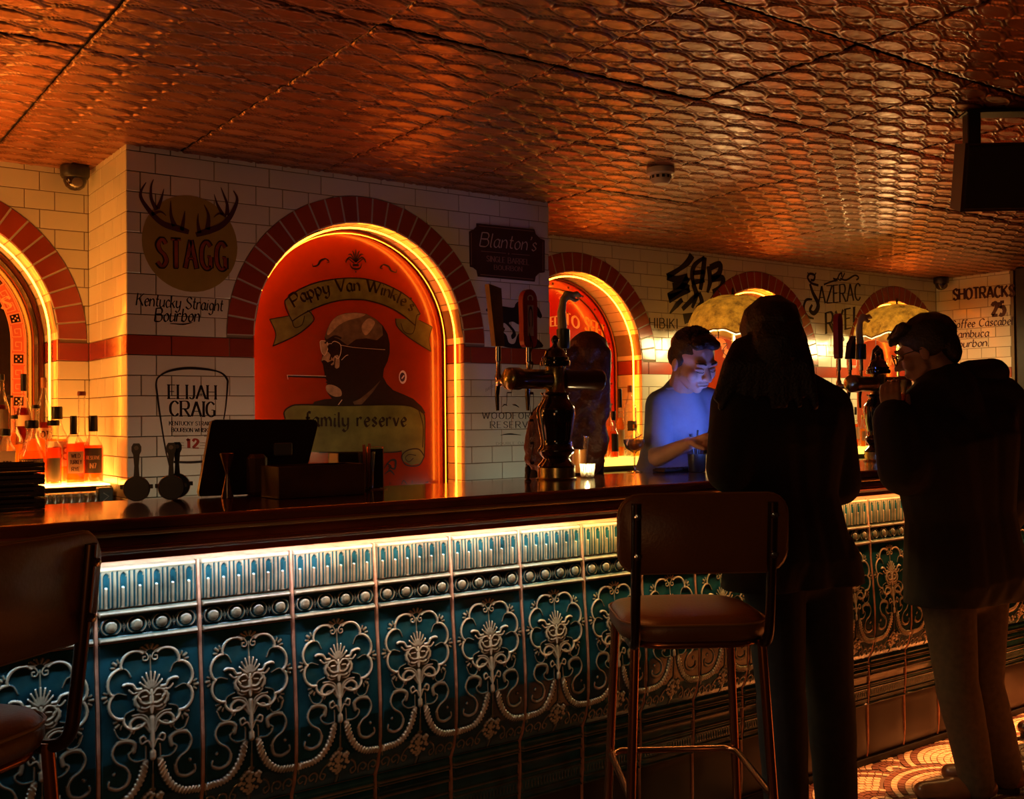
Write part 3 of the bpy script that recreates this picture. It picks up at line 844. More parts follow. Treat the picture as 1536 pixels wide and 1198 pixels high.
def h_flute(X, Z):
    zc = (Z-.985)/(1.091-.985); u = ((X/TW+.5)*6) % 1-.5
    top = np.clip((zc-.88)/.12, 0, 1)
    curve = .010*(1-(1-zc)**1.6)                                 # leans out towards its top
    fl = np.abs(u)
    inside = (zc < .84) & (zc > .04)
    end = np.where(zc > .72, np.sqrt(np.clip(1-((zc-.72)/.12)**2, 0, 1)), 1)
    H = .004*np.ones_like(X); G = .62*np.ones_like(X)
    wdt = .20*end
    chan = np.clip((wdt-fl)/.06, 0, 1)*inside
    H = H-.0060*chan; G = np.where(chan > .5, .22, G)
    plug = np.clip((.115-fl)/.05, 0, 1)*(zc < .50)*(zc > .02); H = H+.0052*plug; G = np.where(plug > .3, .74, G)
    rim = np.exp(-((fl-.235*np.where(end > .2, 1, end))/.03)**2)*inside; H += .0022*rim; G = np.maximum(G, .85*rim)
    side = np.exp(-((fl-.36)/.035)**2)*(zc < .86); H -= .0035*side; G = np.where(side > .5, .10, G)
    mid = np.exp(-((fl-.5)/.05)**2)*(zc < .84); H += .001*mid; G = np.maximum(G, .75*mid)
    H = np.where(zc > .90, .006, H); G = np.where(zc > .90, .80, G)
    return H+curve-.002, G
def h_bead(X, Z):
    z = Z-.9445; u = ((X/TW+.5)*4) % 1-.5; x = u*TW/4
    H = np.zeros_like(X); G = .03*np.ones_like(X)
    d = np.hypot(x, z*1.0)
    H += np.where(d < .0150, .002+.009*np.sqrt(np.clip(1-(d/.0150)**2, 0, 1)), 0); G = np.where(d < .0150, .60+.1*(d < .008), G)
    ring = np.exp(-((np.hypot(x/1.10, z)-.0205)/.0022)**2)*(np.abs(z) < .019); H += .005*ring; G = np.maximum(G, .78*ring)
    x2 = (.5-np.abs(u))*TW/4; dart = np.exp(-((np.abs(x2)*1.6+np.abs(z+.002)*.55-.0045)/.0022)**2); H += .004*dart; G = np.maximum(G, .85*dart)
    for lo, hi, hh in ((.9680, .9850, .010), (.905, .9205, .009)):
        k = np.clip((Z-lo)/(hi-lo), 0, 1)*(Z >= lo)*(Z <= hi); r = np.sin(PI*np.clip(k, 0, 1))
        H = np.where((Z >= lo) & (Z <= hi), .003+hh*r, H); G = np.where((Z >= lo) & (Z <= hi), .44+.28*r, G)
    return H, G
def h_plinth(X, Z):
    t = .435-Z; H = np.zeros_like(X); G = .14*np.ones_like(X)
    for a, b, hh, g in ((0, .020, .006, .30), (.020, .028, .014, .62), (.030, .036, .013, .62), (.040, .062, .006, .12), (.062, .071, .012, .58), (.071, .100, .001, .22), (.100, .108, .009, .55), (.108, .118, .005, .3),
                        (.118, .124, .008, .5), (.160, .166, .009, .5), (.166, .180, .003, .2), (.180, .190, .012, .5)):
        k = np.clip((t-a)/(b-a), 0, 1); i = (t >= a) & (t < b)
        H = np.where(i, hh*(.55+.45*np.sin(PI*k)), H); G = np.where(i, g, G)
    i = (t >= .124) & (t < .160)
    lace = .5+.5*np.sin(X*2*PI/.0122)*np.cos((t-.142)*120)
    H = np.where(i, .002+.004*lace, H); G = np.where(i, .10+.45*lace, G)
    return H, G
def h_base(X, Z): return np.zeros_like(X)+.001*np.sin(X*13)*np.sin(Z*17), np.zeros_like(X)+.10
glz_brown = mat('brown_base_glaze', (.022, .010, .006), .45, coat=.1, var=.3, vscale=5)
tm = [('panel_tile', tile_mesh('panel_tile', .4365, .9035, 150, 290, h_panel)), ('fluted_tile', tile_mesh('fluted_tile', .9865, 1.0905, 145, 44, h_flute)),
      ('beaded_tile', tile_mesh('beaded_tile', .9050, .9850, 129, 60, h_bead)), ('plinth_tile', tile_mesh('plinth_tile', .2450, .4350, 97, 110, h_plinth)),
      ('base_tile', tile_mesh('base_tile', .030, .2435, 8, 12, h_base))]
tm[4][1].materials[0] = glz_brown
k0 = int((BX0-1.932)/.2535)
k = k0
while True:
    xc = 1.932+.2535*(k+.5)
    if xc+.13 > BX1-.3: break
    for nm, me in tm: link(nm, me, bar, (xc-3.5, 0, 0))
    k += 1
# raised pinkish joints
b = MB(); kk = k0
zs = [.03, .10, .2435, .30, .36, .43, .44, .47, .55, .65, .75, .85, .905, .93, .985, 1.03, 1.09]
grj = mat('salmon_joint', (.62, .30, .19), .6, var=.25, vscale=40)
while True:
    xc = 1.932+.2535*kk
    if xc > BX1-.3: break
    ext = lambda z: .0045+(.004 if .90 < z < .99 else 0)+(.006*((z-.985)/.1) if z > .985 else 0)+(.005 if .25 < z < .43 else 0)
    V = []
    for z in zs:
        y = prof_y(z)
        V += [BT(xc-.0048, y+.002, z), BT(xc-.0032, y-ext(z), z), BT(xc+.0032, y-ext(z), z), BT(xc+.0048, y+.002, z)]
    b2 = MB().add(V, [(4*i+j, 4*i+j+1, 4*i+j+5, 4*i+j+4) for i in range(len(zs)-1) for j in range(3)]+[(0, 1, 2, 3), tuple(4*(len(zs)-1)+q for q in (3, 2, 1, 0))])
    fixn(b2.build('grout_joint', grj, bar)); kk += 1

# ================================================================== painting on the arched panels
def pp(f, Y, T=None, ax='y'):
    """zoomed photograph coordinates -> 2-D point (x, z) of the plane"""
    def g(x, y):
        q = at(*f(x, y), ax, Y); return (q.x, q.z) if ax == 'y' else (q.y, q.z)
    return g
def art_poly(parent, name, P, g, pf, m, lift=0.0, sm=False):
    Q = [g(*p) for p in P]
    if sm: Q = smooth_pts(Q, 5, True)
    return MB().poly(Q, lambda x, z: pf(x, z, .0008+lift)).build(name, m, parent)
def art_strokes(parent, name, S, g, pf, m, lift=.0003, **k):
    mb = MB()
    for P, wd in S:
        Q = [g(*p) for p in P]
        if len(Q) > 2: Q = smooth_pts(Q, 5)
        if isinstance(wd, (list, tuple)):
            n = len(Q); wd = [wd[int(i*(len(wd)-1)/(n-1))]+(wd[min(len(wd)-1, int(i*(len(wd)-1)/(n-1))+1)]-wd[int(i*(len(wd)-1)/(n-1))])*((i*(len(wd)-1)/(n-1)) % 1) for i in range(n)]
        stroke_poly(mb, Q, wd, lambda x, z: pf(x, z, .0008+lift), **k)
    return mb.build(name, m, parent)

# ---- centre panel: old man with a cigar between two ribbons
YP = Y_PIER+.155
tA, pfA = arched_panel(CX[1], YP, 'orange-red arched panel painted with an old man smoking a cigar', red_board, bronze)
gA = pp(zm(3.746, 350, 260), YP); gB = pp(zm(3.746, 350, 500), YP); gC = pp(zm(6.4, 440, 440), YP)
ribbon = mat('ribbon_ochre_paint', (.10, .12, .035), .35, var=.3, vscale=25)
dkout = mat('panel_outline_paint', (.010, .004, .002), .35)
head_d = mat('portrait_dark_paint', (.018, .006, .003), .35, var=.3, vscale=40)
head_m = mat('portrait_mid_paint', (.12, .085, .05), .35, var=.35, vscale=30)
head_l = mat('portrait_light_paint', (.34, .26, .17), .35, var=.3, vscale=40)
lite_l = mat('panel_pale_line', (.70, .60, .48), .35)
top_r = [(288, 715), (350, 665), (440, 622), (560, 595), (690, 588), (810, 608), (920, 655), (1000, 712), (1050, 790)]
bot_r = [(1022, 855), (950, 795), (860, 745), (760, 715), (690, 708), (600, 713), (500, 740), (400, 785), (330, 830)]
art_poly(tA, 'ribbon', [(203, 820), (310, 800), (330, 770), (440, 775), (448, 830), (360, 905), (222, 970), (238, 900)], gA, pfA, ribbon)
art_poly(tA, 'ribbon', [(912, 815), (1035, 820), (1118, 862), (1100, 930), (1110, 1000), (990, 925), (920, 860)], gA, pfA, ribbon)
art_poly(tA, 'ribbon', top_r+bot_r, gA, pfA, ribbon, .0003)
art_strokes(tA, 'ribbon_outline', [(top_r, .0055), (bot_r, .0055), ([(288, 715), (295, 760), (330, 830)], .005), ([(1050, 790), (1030, 800), (1022, 855)], .005),
    ([(203, 820), (238, 900), (222, 970)], .004), ([(222, 970), (360, 905), (448, 830), (440, 790), (415, 770)], .005), ([(330, 830), (345, 865), (385, 850), (400, 800)], .004), ([(203, 820), (310, 800)], .004),
    ([(912, 815), (920, 860), (990, 925), (1110, 1000)], .005), ([(1110, 1000), (1100, 930), (1118, 862)], .004), ([(1118, 862), (1045, 825)], .004), ([(1022, 855), (1005, 900), (960, 890), (940, 840)], .004)], gA, pfA, dkout, .0006)
# lettering following the upper ribbon
base = smooth_pts([gA(*p) for p in [(345, 752), (430, 703), (540, 672), (690, 660), (800, 672), (900, 712), (1000, 778)]], 8)
acc = [0]
for a, b_ in zip(base[:-1], base[1:]): acc.append(acc[-1]+math.hypot(b_[0]-a[0], b_[1]-a[1]))
def curve_pf(pf, W, h, base, acc, lift):
    def f(x, y):
        s = x/W*acc[-1]; i = 0
        while i < len(acc)-2 and acc[i+1] < s: i += 1
        t = (s-acc[i])/(acc[i+1]-acc[i]); a, b_ = base[i], base[i+1]
        dx, dz = b_[0]-a[0], b_[1]-a[1]; l = math.hypot(dx, dz); dx /= l; dz /= l
        return pf(a[0]+dx*t*l-dz*y*h, a[1]+dz*t*l+dx*y*h, lift)
    return f
s_ = "Pappy Van Winkle's"; mb = MB(); lettering(mb, s_, curve_pf(pfA, text_width(s_, .16), .055, base, acc, .0016), w=.20, nib=42, thin=.2, track=.16, ax=acc[-1]/text_width(s_, .16)/.055)
mb.build('lettering', dkout, tA)
# head in profile
art_poly(tA, 'portrait', [(300, 420), (320, 350), (360, 270), (420, 215), (500, 188), (600, 182), (700, 195), (790, 245), (860, 310), (905, 390), (925, 480), (925, 570), (905, 650), (870, 720), (860, 800), (900, 870), (960, 930), (1060, 970), (1150, 1010), (1230, 1085), (1270, 1150),
                          (200, 1150), (170, 1090), (200, 1040), (300, 1015), (370, 1010), (330, 960), (310, 900), (330, 850), (300, 800), (300, 770), (290, 720), (285, 680), (265, 650), (275, 610), (285, 575), (305, 540), (310, 480)], gC, pfA, head_d)
art_poly(tA, 'portrait', [(300, 420), (322, 350), (362, 270), (420, 217), (500, 190), (600, 184), (700, 197), (790, 247), (850, 310), (860, 400), (800, 450), (700, 430), (600, 440), (520, 500), (440, 440), (380, 420), (320, 440)], gC, pfA, head_m, .0003)
art_poly(tA, 'portrait', [(325, 360), (362, 275), (420, 220), (500, 194), (600, 188), (690, 200), (640, 230), (520, 260), (430, 310), (370, 370), (330, 400)], gC, pfA, head_l, .0006, True)
art_poly(tA, 'portrait', [(660, 300), (720, 240), (780, 270), (760, 330), (700, 400), (660, 360)], gC, pfA, head_l, .0006, True)
art_poly(tA, 'portrait', [(250, 480), (262, 455), (300, 455), (330, 470), (330, 540), (300, 590), (268, 570)], gC, pfA, head_l, .0006, True)
art_poly(tA, 'portrait', [(285, 600), (330, 560), (380, 640), (370, 690), (300, 640), (270, 650)], gC, pfA, head_l, .0006, True)
art_poly(tA, 'portrait', [(380, 620), (420, 590), (440, 620), (440, 700), (410, 720), (385, 680)], gC, pfA, head_l, .0006, True)
art_poly(tA, 'portrait', [(320, 880), (380, 880), (450, 920), (460, 980), (400, 990), (340, 960), (312, 920)], gC, pfA, head_l, .0006, True)
art_poly(tA, 'portrait', [(570, 1040), (640, 1010), (740, 930), (840, 830), (760, 950), (660, 1060), (600, 1095)], gC, pfA, head_m, .0006)
art_strokes(tA, 'spectacles', [([(255, 470), (262, 455), (300, 455), (325, 475), (330, 530), (300, 592), (270, 560), (255, 470)], .0028), ([(370, 470), (400, 460), (450, 490), (455, 560), (430, 625), (395, 600)], .0028), ([(330, 485), (370, 480)], .0025), ([(450, 495), (600, 520), (880, 540)], .0018), ([(460, 640), (500, 600), (525, 590)], .003)], gC, pfA, lite_l, .0009)
art_strokes(tA, 'portrait_outline', [([(300, 480), (340, 440), (400, 410), (460, 430)], .008), ([(330, 500), (350, 560), (380, 520), (350, 640)], .007), ([(285, 690), (310, 680), (380, 650), (300, 720)], .007), ([(300, 770), (340, 800), (400, 780)], .006), ([(310, 850), (370, 860), (330, 820)], .006), ([(400, 620), (390, 760), (420, 860)], .005)], gC, pfA, head_d, .0012)
art_strokes(tA, 'cigar', [([(300, 238), (520, 245)], .0095)], gB, pfA, dkout, .0009); art_strokes(tA, 'cigar', [([(300, 234), (520, 240)], .0025), ([(302, 234), (306, 258)], .003)], gB, pfA, lite_l, .0012)
art_strokes(tA, 'pen', [([(582, 410), (610, 372)], .004)], gB, pfA, lite_l, .0012)
# lower scroll
sc_o = [(290, 480), (285, 440), (320, 410), (380, 400), (600, 405), (850, 400), (980, 405), (1040, 430), (1072, 460), (1075, 560), (1072, 690), (1050, 730), (1000, 740), (950, 715), (945, 660), (860, 668), (600, 668), (480, 668), (330, 660), (295, 600)]
art_poly(tA, 'scroll', sc_o, gB, pfA, mat('scroll_ochre_paint', (.13, .17, .04), .35, var=.45, vscale=9), .0012)
art_strokes(tA, 'scroll_outline', [(sc_o[:11], .006), ([(1072, 690), (1040, 740), (970, 738), (945, 690), (980, 655), (1040, 650), (1072, 690)], .006), ([(945, 660), (860, 668), (480, 668)], .006), ([(1010, 700), (985, 720), (965, 700), (985, 680), (1025, 685)], .004), ([(1040, 430), (1065, 520), (1062, 640)], .005)], gB, pfA, dkout, .0018)
textline(tA, 'lettering', 'family reserve', gB(405, 522), gB(970, 520), .062, lambda x, z: pfA(x, z, .0028), dkout, w=.20, nib=42, thin=.2, track=.2)
# ornaments
S = []
for a in (-75, -48, -22, 0, 22, 48, 75):
    t = math.radians(a); S.append(([(688, 500), (688+35*math.sin(t), 480-35*math.cos(t)), (688+58*math.sin(t), 485-60*math.cos(t)+abs(a)*.25)], [.003, .007, .002]))
S += [([(630, 500), (645, 480), (665, 495), (680, 505)], .005), ([(745, 500), (730, 480), (710, 495), (695, 505)], .005), ([(655, 505), (665, 530), (688, 537), (712, 530), (720, 505)], [.003, .009, .003]), ([(684, 552), (692, 554)], .006), ([(670, 515), (705, 515)], .01)]
for s1, X0, Yc in ((1, 490, 502), (-1, 872, 535)):
    S += [([(X0+s1*48, Yc-5+(5 if s1 < 0 else 0)), (X0+s1*30, Yc-22*1), (X0, Yc-12), (X0-s1*15, Yc+12), (X0-s1*42, Yc+20), (X0-s1*45, Yc+5)], [.002, .006, .009, .005, .003]), ([(X0+s1*40, Yc-20), (X0+s1*48, Yc-4), (X0+s1*34, Yc)], .003)]
art_strokes(tA, 'ornament', S[:12], gA, pfA, dkout); art_strokes(tA, 'ornament', S[12:14], gA, pfA, dkout); art_strokes(tA, 'ornament', S[14:], gA, pfA, dkout)
art_strokes(tA, 'rose', [([(845, 760), (880, 715), (910, 715), (905, 760), (870, 745)], [.004, .012, .006]), ([(850, 790), (880, 770), (905, 795)], [.003, .010, .003]), ([(860, 730), (885, 745), (870, 765)], .006)], gB, pfA, dkout)
art_strokes(tA, 'ornament', [([(880, 850), (880, 835)], .003), ([(945, 848), (955, 825), (975, 845)], .004), ([(1003, 845), (1005, 825)], .003), ([(1080, 838), (1095, 832)], .004)], gB, pfA, dkout)
badge = art_poly(tA, 'badge', [(951+22*math.cos(t*PI/8), 245+38*math.sin(t*PI/8)) for t in range(16)], gB, pfA, mat('badge_white', (.75, .65, .68), .4), .0012)
art_poly(tA, 'badge', [(949+15*math.cos(t*PI/8), 245+26*math.sin(t*PI/8)) for t in range(16)], gB, pfA, mat('badge_violet', (.05, .02, .05), .4), .0016)
art_strokes(tA, 'badge', [([(944, 254), (958, 236)], .006)], gB, pfA, mat('badge_white', (.75, .65, .68)), .0022)
# thin LED strip inside the reveal, itself the second bright line
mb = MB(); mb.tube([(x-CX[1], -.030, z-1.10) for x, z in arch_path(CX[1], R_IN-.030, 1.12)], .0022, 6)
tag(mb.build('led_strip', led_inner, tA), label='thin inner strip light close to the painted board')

# ---- left panel: black with a red Greek-key border
YQ = Y_L+.245
tL, pfL = arched_panel(CX[0], YQ, 'black arched panel with a red Greek-key border and a gold letter', black_board, bronze, rim=.05)
key_red = mat('key_border_red', (.30, .055, .035), .4)
key_pink = mat('key_border_pink', (.55, .22, .16), .4)
def arch_uv(cx, R):
    def f(s, r):      # s = arc length measured down from the crown (right side positive), r = inwards offset
        RR = R-r; a = s/R
        if abs(a) < PI/2: return (cx+RR*math.sin(a), SPRING+RR*math.cos(a))
        return (cx+math.copysign(RR, a), SPRING-(abs(s)-R*PI/2))
    return f
uv = arch_uv(CX[0], .432)
mb, mp = MB(), MB()
smax = .432*PI/2+.5
N = 60
for sgn in (-1, 1):
    for i in range(N):
        a, b_ = sgn*smax*i/N, sgn*smax*(i+1)/N
        mb.add([pfL(*uv(a, 0), .0008), pfL(*uv(b_, 0), .0008), pfL(*uv(b_, .058), .0008), pfL(*uv(a, .058), .0008)], [(0, 1, 2, 3)])
        for r in (0, .058):
            mp.add([pfL(*uv(a, r-.0022), .0012), pfL(*uv(b_, r-.0022), .0012), pfL(*uv(b_, r+.0022), .0012), pfL(*uv(a, r+.0022), .0012)], [(0, 1, 2, 3)])
mb.build('border', key_red, tL); 
U = .060
dots = MB()
for k in range(-19, 19):
    s0 = k*U
    def L_(P, wd=.0032):
        Q = []
        for a, b_ in zip(P[:-1], P[1:]):
            stroke_poly(mp, [(s0+a[0]*U, .006+a[1]*.046), (s0+b_[0]*U, .006+b_[1]*.046)], wd, lambda s, r: pfL(*uv(s, r), .0014))
    if k % 3 == 0:
        L_([(.12, 0), (.88, 0), (.88, 1), (.12, 1), (.12, 0)])
        dots.add([pfL(*uv(s0+a*U, .006+b_*.046), .0016) for a, b_ in ((.2, .1), (.8, .1), (.8, .9), (.2, .9))], [(0, 1, 2, 3)])
        for a, b_ in ((.35, .3), (.65, .3), (.35, .7), (.65, .7), (.5, .5)):
            stroke_poly(mp, [(s0+(a-.06)*U, .006+b_*.046), (s0+(a+.06)*U, .006+b_*.046)], .006, lambda s, r: pfL(*uv(s, r), .0019))
    else:
        L_([(0, 0), (1, 0)]); L_([(0, 1), (.9, 1), (.9, .25), (.3, .25), (.3, .75), (.62, .75), (.62, .5)])
mp.build('border_key', key_pink, tL); dots.build('border_square', black_board, tL)
g0 = pp(zm(3.745, 0, 200), YQ)
textline(tL, 'lettering', 'S', g0(6, 988), g0(62, 985), .052, lambda x, z: pfL(x, z, .001), mat('gold_letter', (.65, .30, .16), .35, .3), w=.22, nib=20, thin=.3)

# ---- first right panel: scarlet, gold writing, rivets
YR = Y_R+.235
tS, pfS = arched_panel(CX[2], YR, 'scarlet arched panel with pale gold curved writing and a riveted rim', bright_red, bronze, rim=.075)
gS = pp(zm(4.8, 680, 320), YR)
gold = mat('pale_gold_letter', (.85, .50, .20), .35)
for s_, A, B, h in (('ED', (700, 812), (765, 805), .055), ('TO', (800, 790), (905, 832), .07), ('SEEL', (945, 840), (1105, 915), .085), ('y', (1075, 1090), (1125, 1060), .12)):
    textline(tS, 'lettering', s_, gS(*A), gS(*B), h, lambda x, z: pfS(x, z, .001), gold, w=.26, nib=0, thin=.4, track=.14, serif=.1)
art_strokes(tS, 'ornament', [([(735, 560), (770, 550), (820, 570)], .006), ([(780, 590), (760, 610), (790, 620)], .006), ([(790, 640), (810, 600), (850, 600), (860, 630), (830, 650)], .006), ([(740, 580), (760, 575), (800, 600), (775, 625)], .005)], gS, pfS, mat('rose_line', (.85, .22, .12), .4), .001)
riv = MB()
uvS = arch_uv(CX[2], R_IN-.02)
for i in range(-9, 10):
    x, z = uvS(i*.13, .028); 
    o = MB().lathe([(.0001, -.006), (.006, -.004), (.008, 0)], 8, (0, 0, 0), Matrix.Rotation(PI/2, 3, 'X').inverted()).build('rivet', bronze, tS); o.location = (x-CX[2], -.0005, z-1.10)

# ---- second and third right panels
tU, pfU = arched_panel(CX[3], YR, 'orange-red arched panel behind the gold umbrella lamp nearest the bartender', red_board, bronze, rim=.06)
gU = pp(zm(4.8, 940, 370), YR)
uvU = arch_uv(CX[3], R_IN-.03)
art_strokes(tU, 'ribbon', [([(620, 680), (690, 690), (700, 740)], .05), ([(700, 760), (740, 780), (800, 760)], .07)], gU, pfU, mat('orange_ribbon_paint', (.85, .28, .04), .4), .001)
art_strokes(tU, 'ribbon_outline', [([(690, 700), (720, 700), (690, 750), (740, 800), (800, 790)], .006)], gU, pfU, dkout, .002)
textline(tU, 'lettering', 'OY', gU(750, 770), gU(800, 750), .05, lambda x, z: pfU(x, z, .003), dkout, w=.16)
tV, pfV = arched_panel(CX[4], YR, 'orange-red arched panel at the far right end of the back bar', red_board, bronze, rim=.06)
gV = pp(zm(4.315, 1180, 370), YR)
textline(tV, 'lettering', 'AND S', gV(640, 770), gV(775, 755), .055, lambda x, z: pfV(x, z, .001), gold, w=.24, nib=0, thin=.4, serif=.1)

for t_, c, y in ((tL, CX[0], Y_L), (tA, CX[1], Y_PIER), (tS, CX[2], Y_R), (tU, CX[3], Y_R), (tV, CX[4], Y_R)):
    led_arch(t_, c, y)

# ================================================================== signs painted on the glazed bricks
def sign(wall, name, label):
    o = bpy.data.objects.new(name, None); C.objects.link(o); o.parent = wall; o['label'] = label; return o
pfP = lambda x, z, d=.0008: (x, Y_PIER-d, z)
pfR = lambda x, z, d=.0008: (x, Y_R-d, z)
g1 = pp(zm(3.745, 0, 200), Y_PIER); g2 = pp(zm(3.84, 0, 500), Y_PIER); g5 = pp(zm(4.8, 680, 320), Y_PIER); g6 = pp(zm(4.8, 690, 530), Y_PIER)
olive = mat('olive_sign_paint', (.30, .21, .04), .35, var=.12, vscale=10)
redbr = mat('red_brown_sign_paint', (.24, .050, .022), .35, var=.3, vscale=30)
t = sign(pier, 'painted_sign', 'antlers over an olive disc with red-brown lettering')
ctr = g1(1072, 620); rad_ = abs(g1(1072, 350)[1]-ctr[1])
MB().poly([(ctr[0]+rad_*math.cos(2*PI*i/48), ctr[1]+rad_*math.sin(2*PI*i/48)) for i in range(48)], lambda x, z: pfP(x, z, .0008)).build('disc', olive, t)
textline(t, 'lettering', 'STAGG', g1(880, 750), g1(1275, 770), .112, lambda x, z: pfP(x, z, .0014), black_paint, w=.205, nib=0, thin=.55, track=.30, serif=.07)
textline(t, 'lettering', 'STAGG', g1(884, 746), g1(1271, 766), .106, lambda x, z: pfP(x, z, .0018), redbr, w=.13, nib=0, thin=.5, track=.31, serif=.05)
art_strokes(t, 'antlers', [([(1060, 555), (1000, 535), (920, 510), (860, 460), (800, 380), (790, 330), (820, 275)], [.018, .026, .022, .020, .014, .010, .003]), ([(880, 430), (850, 370), (848, 300), (862, 258)], [.020, .012, .008, .002]), ([(885, 420), (905, 370), (920, 312)], [.016, .010, .002]),
    ([(980, 520), (960, 460), (958, 378)], [.022, .012, .002]), ([(1020, 545), (1030, 490), (1038, 435)], [.018, .012, .002]), ([(850, 455), (900, 440), (932, 462)], [.014, .008, .002]),
    ([(1100, 570), (1170, 548), (1240, 520), (1290, 470), (1325, 400), (1330, 360), (1310, 322)], [.018, .026, .022, .020, .014, .010, .003]), ([(1275, 460), (1275, 400), (1258, 350), (1240, 303)], [.020, .012, .008, .002]), ([(1250, 455), (1220, 400), (1202, 342)], [.016, .010, .002]),
    ([(1165, 540), (1170, 460), (1145, 400)], [.022, .012, .002]), ([(1120, 560), (1110, 500), (1113, 450)], [.018, .010, .002]), ([(1270, 465), (1230, 450), (1200, 472)], [.014, .008, .002])], g1, pfP, mat('antler_sign_paint', (.05, .012, .022), .4), .0012)
t = sign(pier, 'painted_sign', 'two lines of black brush script below the antler sign')
textline(t, 'lettering', 'Kentucky Straight', g1(765, 965), g1(1250, 1000), .047, pfP, black_paint, w=.13, nib=35, thin=.35, track=.12, slant=.18)
textline(t, 'lettering', 'Bourbon', g1(868, 1055), g1(1118, 1058), .050, pfP, black_paint, w=.14, nib=35, thin=.35, track=.14, slant=.18)
art_strokes(t, 'flourish', [([(955, 1068), (1030, 1072), (1080, 1062)], [.002, .006, .002])], g1, pfP, black_paint)
t = sign(pier, 'painted_sign', 'black line drawing of a bottle outline with serif lettering and the number 12')
art_strokes(t, 'outline', [([(958, 690), (935, 560), (905, 350), (900, 280), (920, 245), (980, 215), (1080, 200), (1200, 208), (1275, 228), (1308, 265), (1310, 300), (1300, 420), (1288, 495)], [.006, .006, .008, .006, .006, .010, .010, .006, .009, .008, .006, .005]), ([(1000, 740), (1100, 742), (1195, 735)], .009), ([(958, 690), (975, 760)], .005)], g2, pfP, black_paint)
textline(t, 'lettering', 'ELIJAH', g2(972, 375), g2(1243, 378), .053, pfP, black_paint, w=.17, nib=0, thin=.3, track=.16, serif=.1)
textline(t, 'lettering', 'CRAIG', g2(978, 475), g2(1240, 480), .058, pfP, black_paint, w=.17, nib=0, thin=.3, track=.16, serif=.1)
textline(t, 'lettering', 'KENTUCKY STRAIGHT', g2(975, 528), g2(1250, 530), .015, pfP, black_paint, w=.19, nib=0, thin=.4, track=.16, serif=.1)
textline(t, 'lettering', 'BOURBON WHISKEY', g2(988, 566), g2(1230, 568), .015, pfP, black_paint, w=.19, nib=0, thin=.4, track=.16, serif=.1)
textline(t, 'lettering', '12', g2(1075, 660), g2(1145, 662), .036, pfP, mat('sign_red_paint', (.30, .03, .015), .4), w=.34, nib=0, thin=.4, serif=.12)
grey_paint = mat('faded_sign_paint', (.20, .17, .12), .5)
art_strokes(t, 'small_print', [([(1000, 592), (1080, 590)], .005), ([(1175, 590), (1215, 590)], .005), ([(1000, 630), (1060, 630)], .002), ([(1150, 630), (1215, 632)], .002), ([(1000, 645), (1060, 645)], .002), ([(1150, 645), (1210, 647)], .002), ([(1000, 658), (1180, 662)], .0015)], g2, pfP, grey_paint)
t = sign(pier, 'painted_sign', 'dark brown plaque shape with notched corners and pale script')
plq = mat('plaque_brown_paint', (.045, .014, .010), .35, var=.2, vscale=10)
pale = mat('plaque_pale_line', (.30, .16, .12), .4)
P = [(165, 72), (580, 115), (590, 150), (620, 180), (655, 195), (655, 425), (615, 430), (590, 455), (583, 492), (175, 455), (165, 410), (140, 390), (118, 385), (112, 130), (145, 115), (165, 95)]
MB().prism([g5(*p) for p in P], lambda x, z: pfP(x, z, .004), lambda x, z: pfP(x, z, .0002)).build('board', plq, t)
art_strokes(t, 'border', [([(180, 90), (575, 130)], .003), ([(640, 205), (640, 415)], .003), ([(575, 475), (190, 440)], .003), ([(127, 375), (125, 140)], .003), ([(195, 272), (375, 288)], .003), ([(415, 292), (545, 302)], .003), ([(390, 290), (398, 292)], .008)], g5, pfP, pale, .0040)
textline(t, 'lettering', "Blanton's", g5(185, 235), g5(590, 272), .064, lambda x, z: pfP(x, z, .0052), mat('plaque_script', (.55, .42, .34), .4), w=.11, nib=35, thin=.4, track=.14, slant=.22)
textline(t, 'lettering', 'SINGLE BARREL', g5(235, 345), g5(540, 372), .026, lambda x, z: pfP(x, z, .0052), pale, w=.2, nib=0, thin=.4, track=.2, serif=.1)
textline(t, 'lettering', 'BOURBON', g5(290, 405), g5(490, 418), .022, lambda x, z: pfP(x, z, .0052), pale, w=.2, nib=0, thin=.4, track=.2, serif=.1)
t = sign(pier, 'painted_sign', 'black silhouette of a galloping horse and rider')
art_poly(t, 'horse', [(235, 690), (262, 672), (300, 690), (345, 668), (430, 678), (448, 650), (470, 632), (492, 640), (500, 665), (560, 640), (590, 655), (612, 680), (638, 735), (625, 755), (600, 735), (585, 720), (560, 760), (520, 790), (470, 800), (430, 780), (400, 790), (440, 840), (450, 880), (425, 905), (415, 880), (425, 850), (370, 790), (350, 810), (372, 830), (350, 860), (335, 830), (340, 780), (300, 740), (262, 706), (240, 705)], g5, pfP, black_paint, 0, True)
art_poly(t, 'hill', [(345, 860), (380, 875), (400, 930), (440, 935), (460, 880), (490, 850), (560, 870), (640, 965), (340, 955)], g5, pfP, black_paint, 0, True)
t = sign(pier, 'painted_sign', 'dark serif lettering of a whiskey sign beside the beer taps')
textline(t, 'lettering', 'WOODFORD', g6(160, 470), g6(552, 470), .030, pfP, black_paint, w=.16, nib=0, thin=.3, track=.3, serif=.1)
textline(t, 'lettering', 'RESERVE', g6(218, 536), g6(528, 534), .030, pfP, black_paint, w=.16, nib=0, thin=.3, track=.3, serif=.1)
textline(t, 'lettering', 'BARREL', g6(185, 275), g6(255, 235), .014, pfP, grey_paint, w=.14, track=.3)
textline(t, 'lettering', 'DOUBLE OAKED', g6(260, 658), g6(530, 650), .012, pfP, grey_paint, w=.16, track=.3, serif=.1)
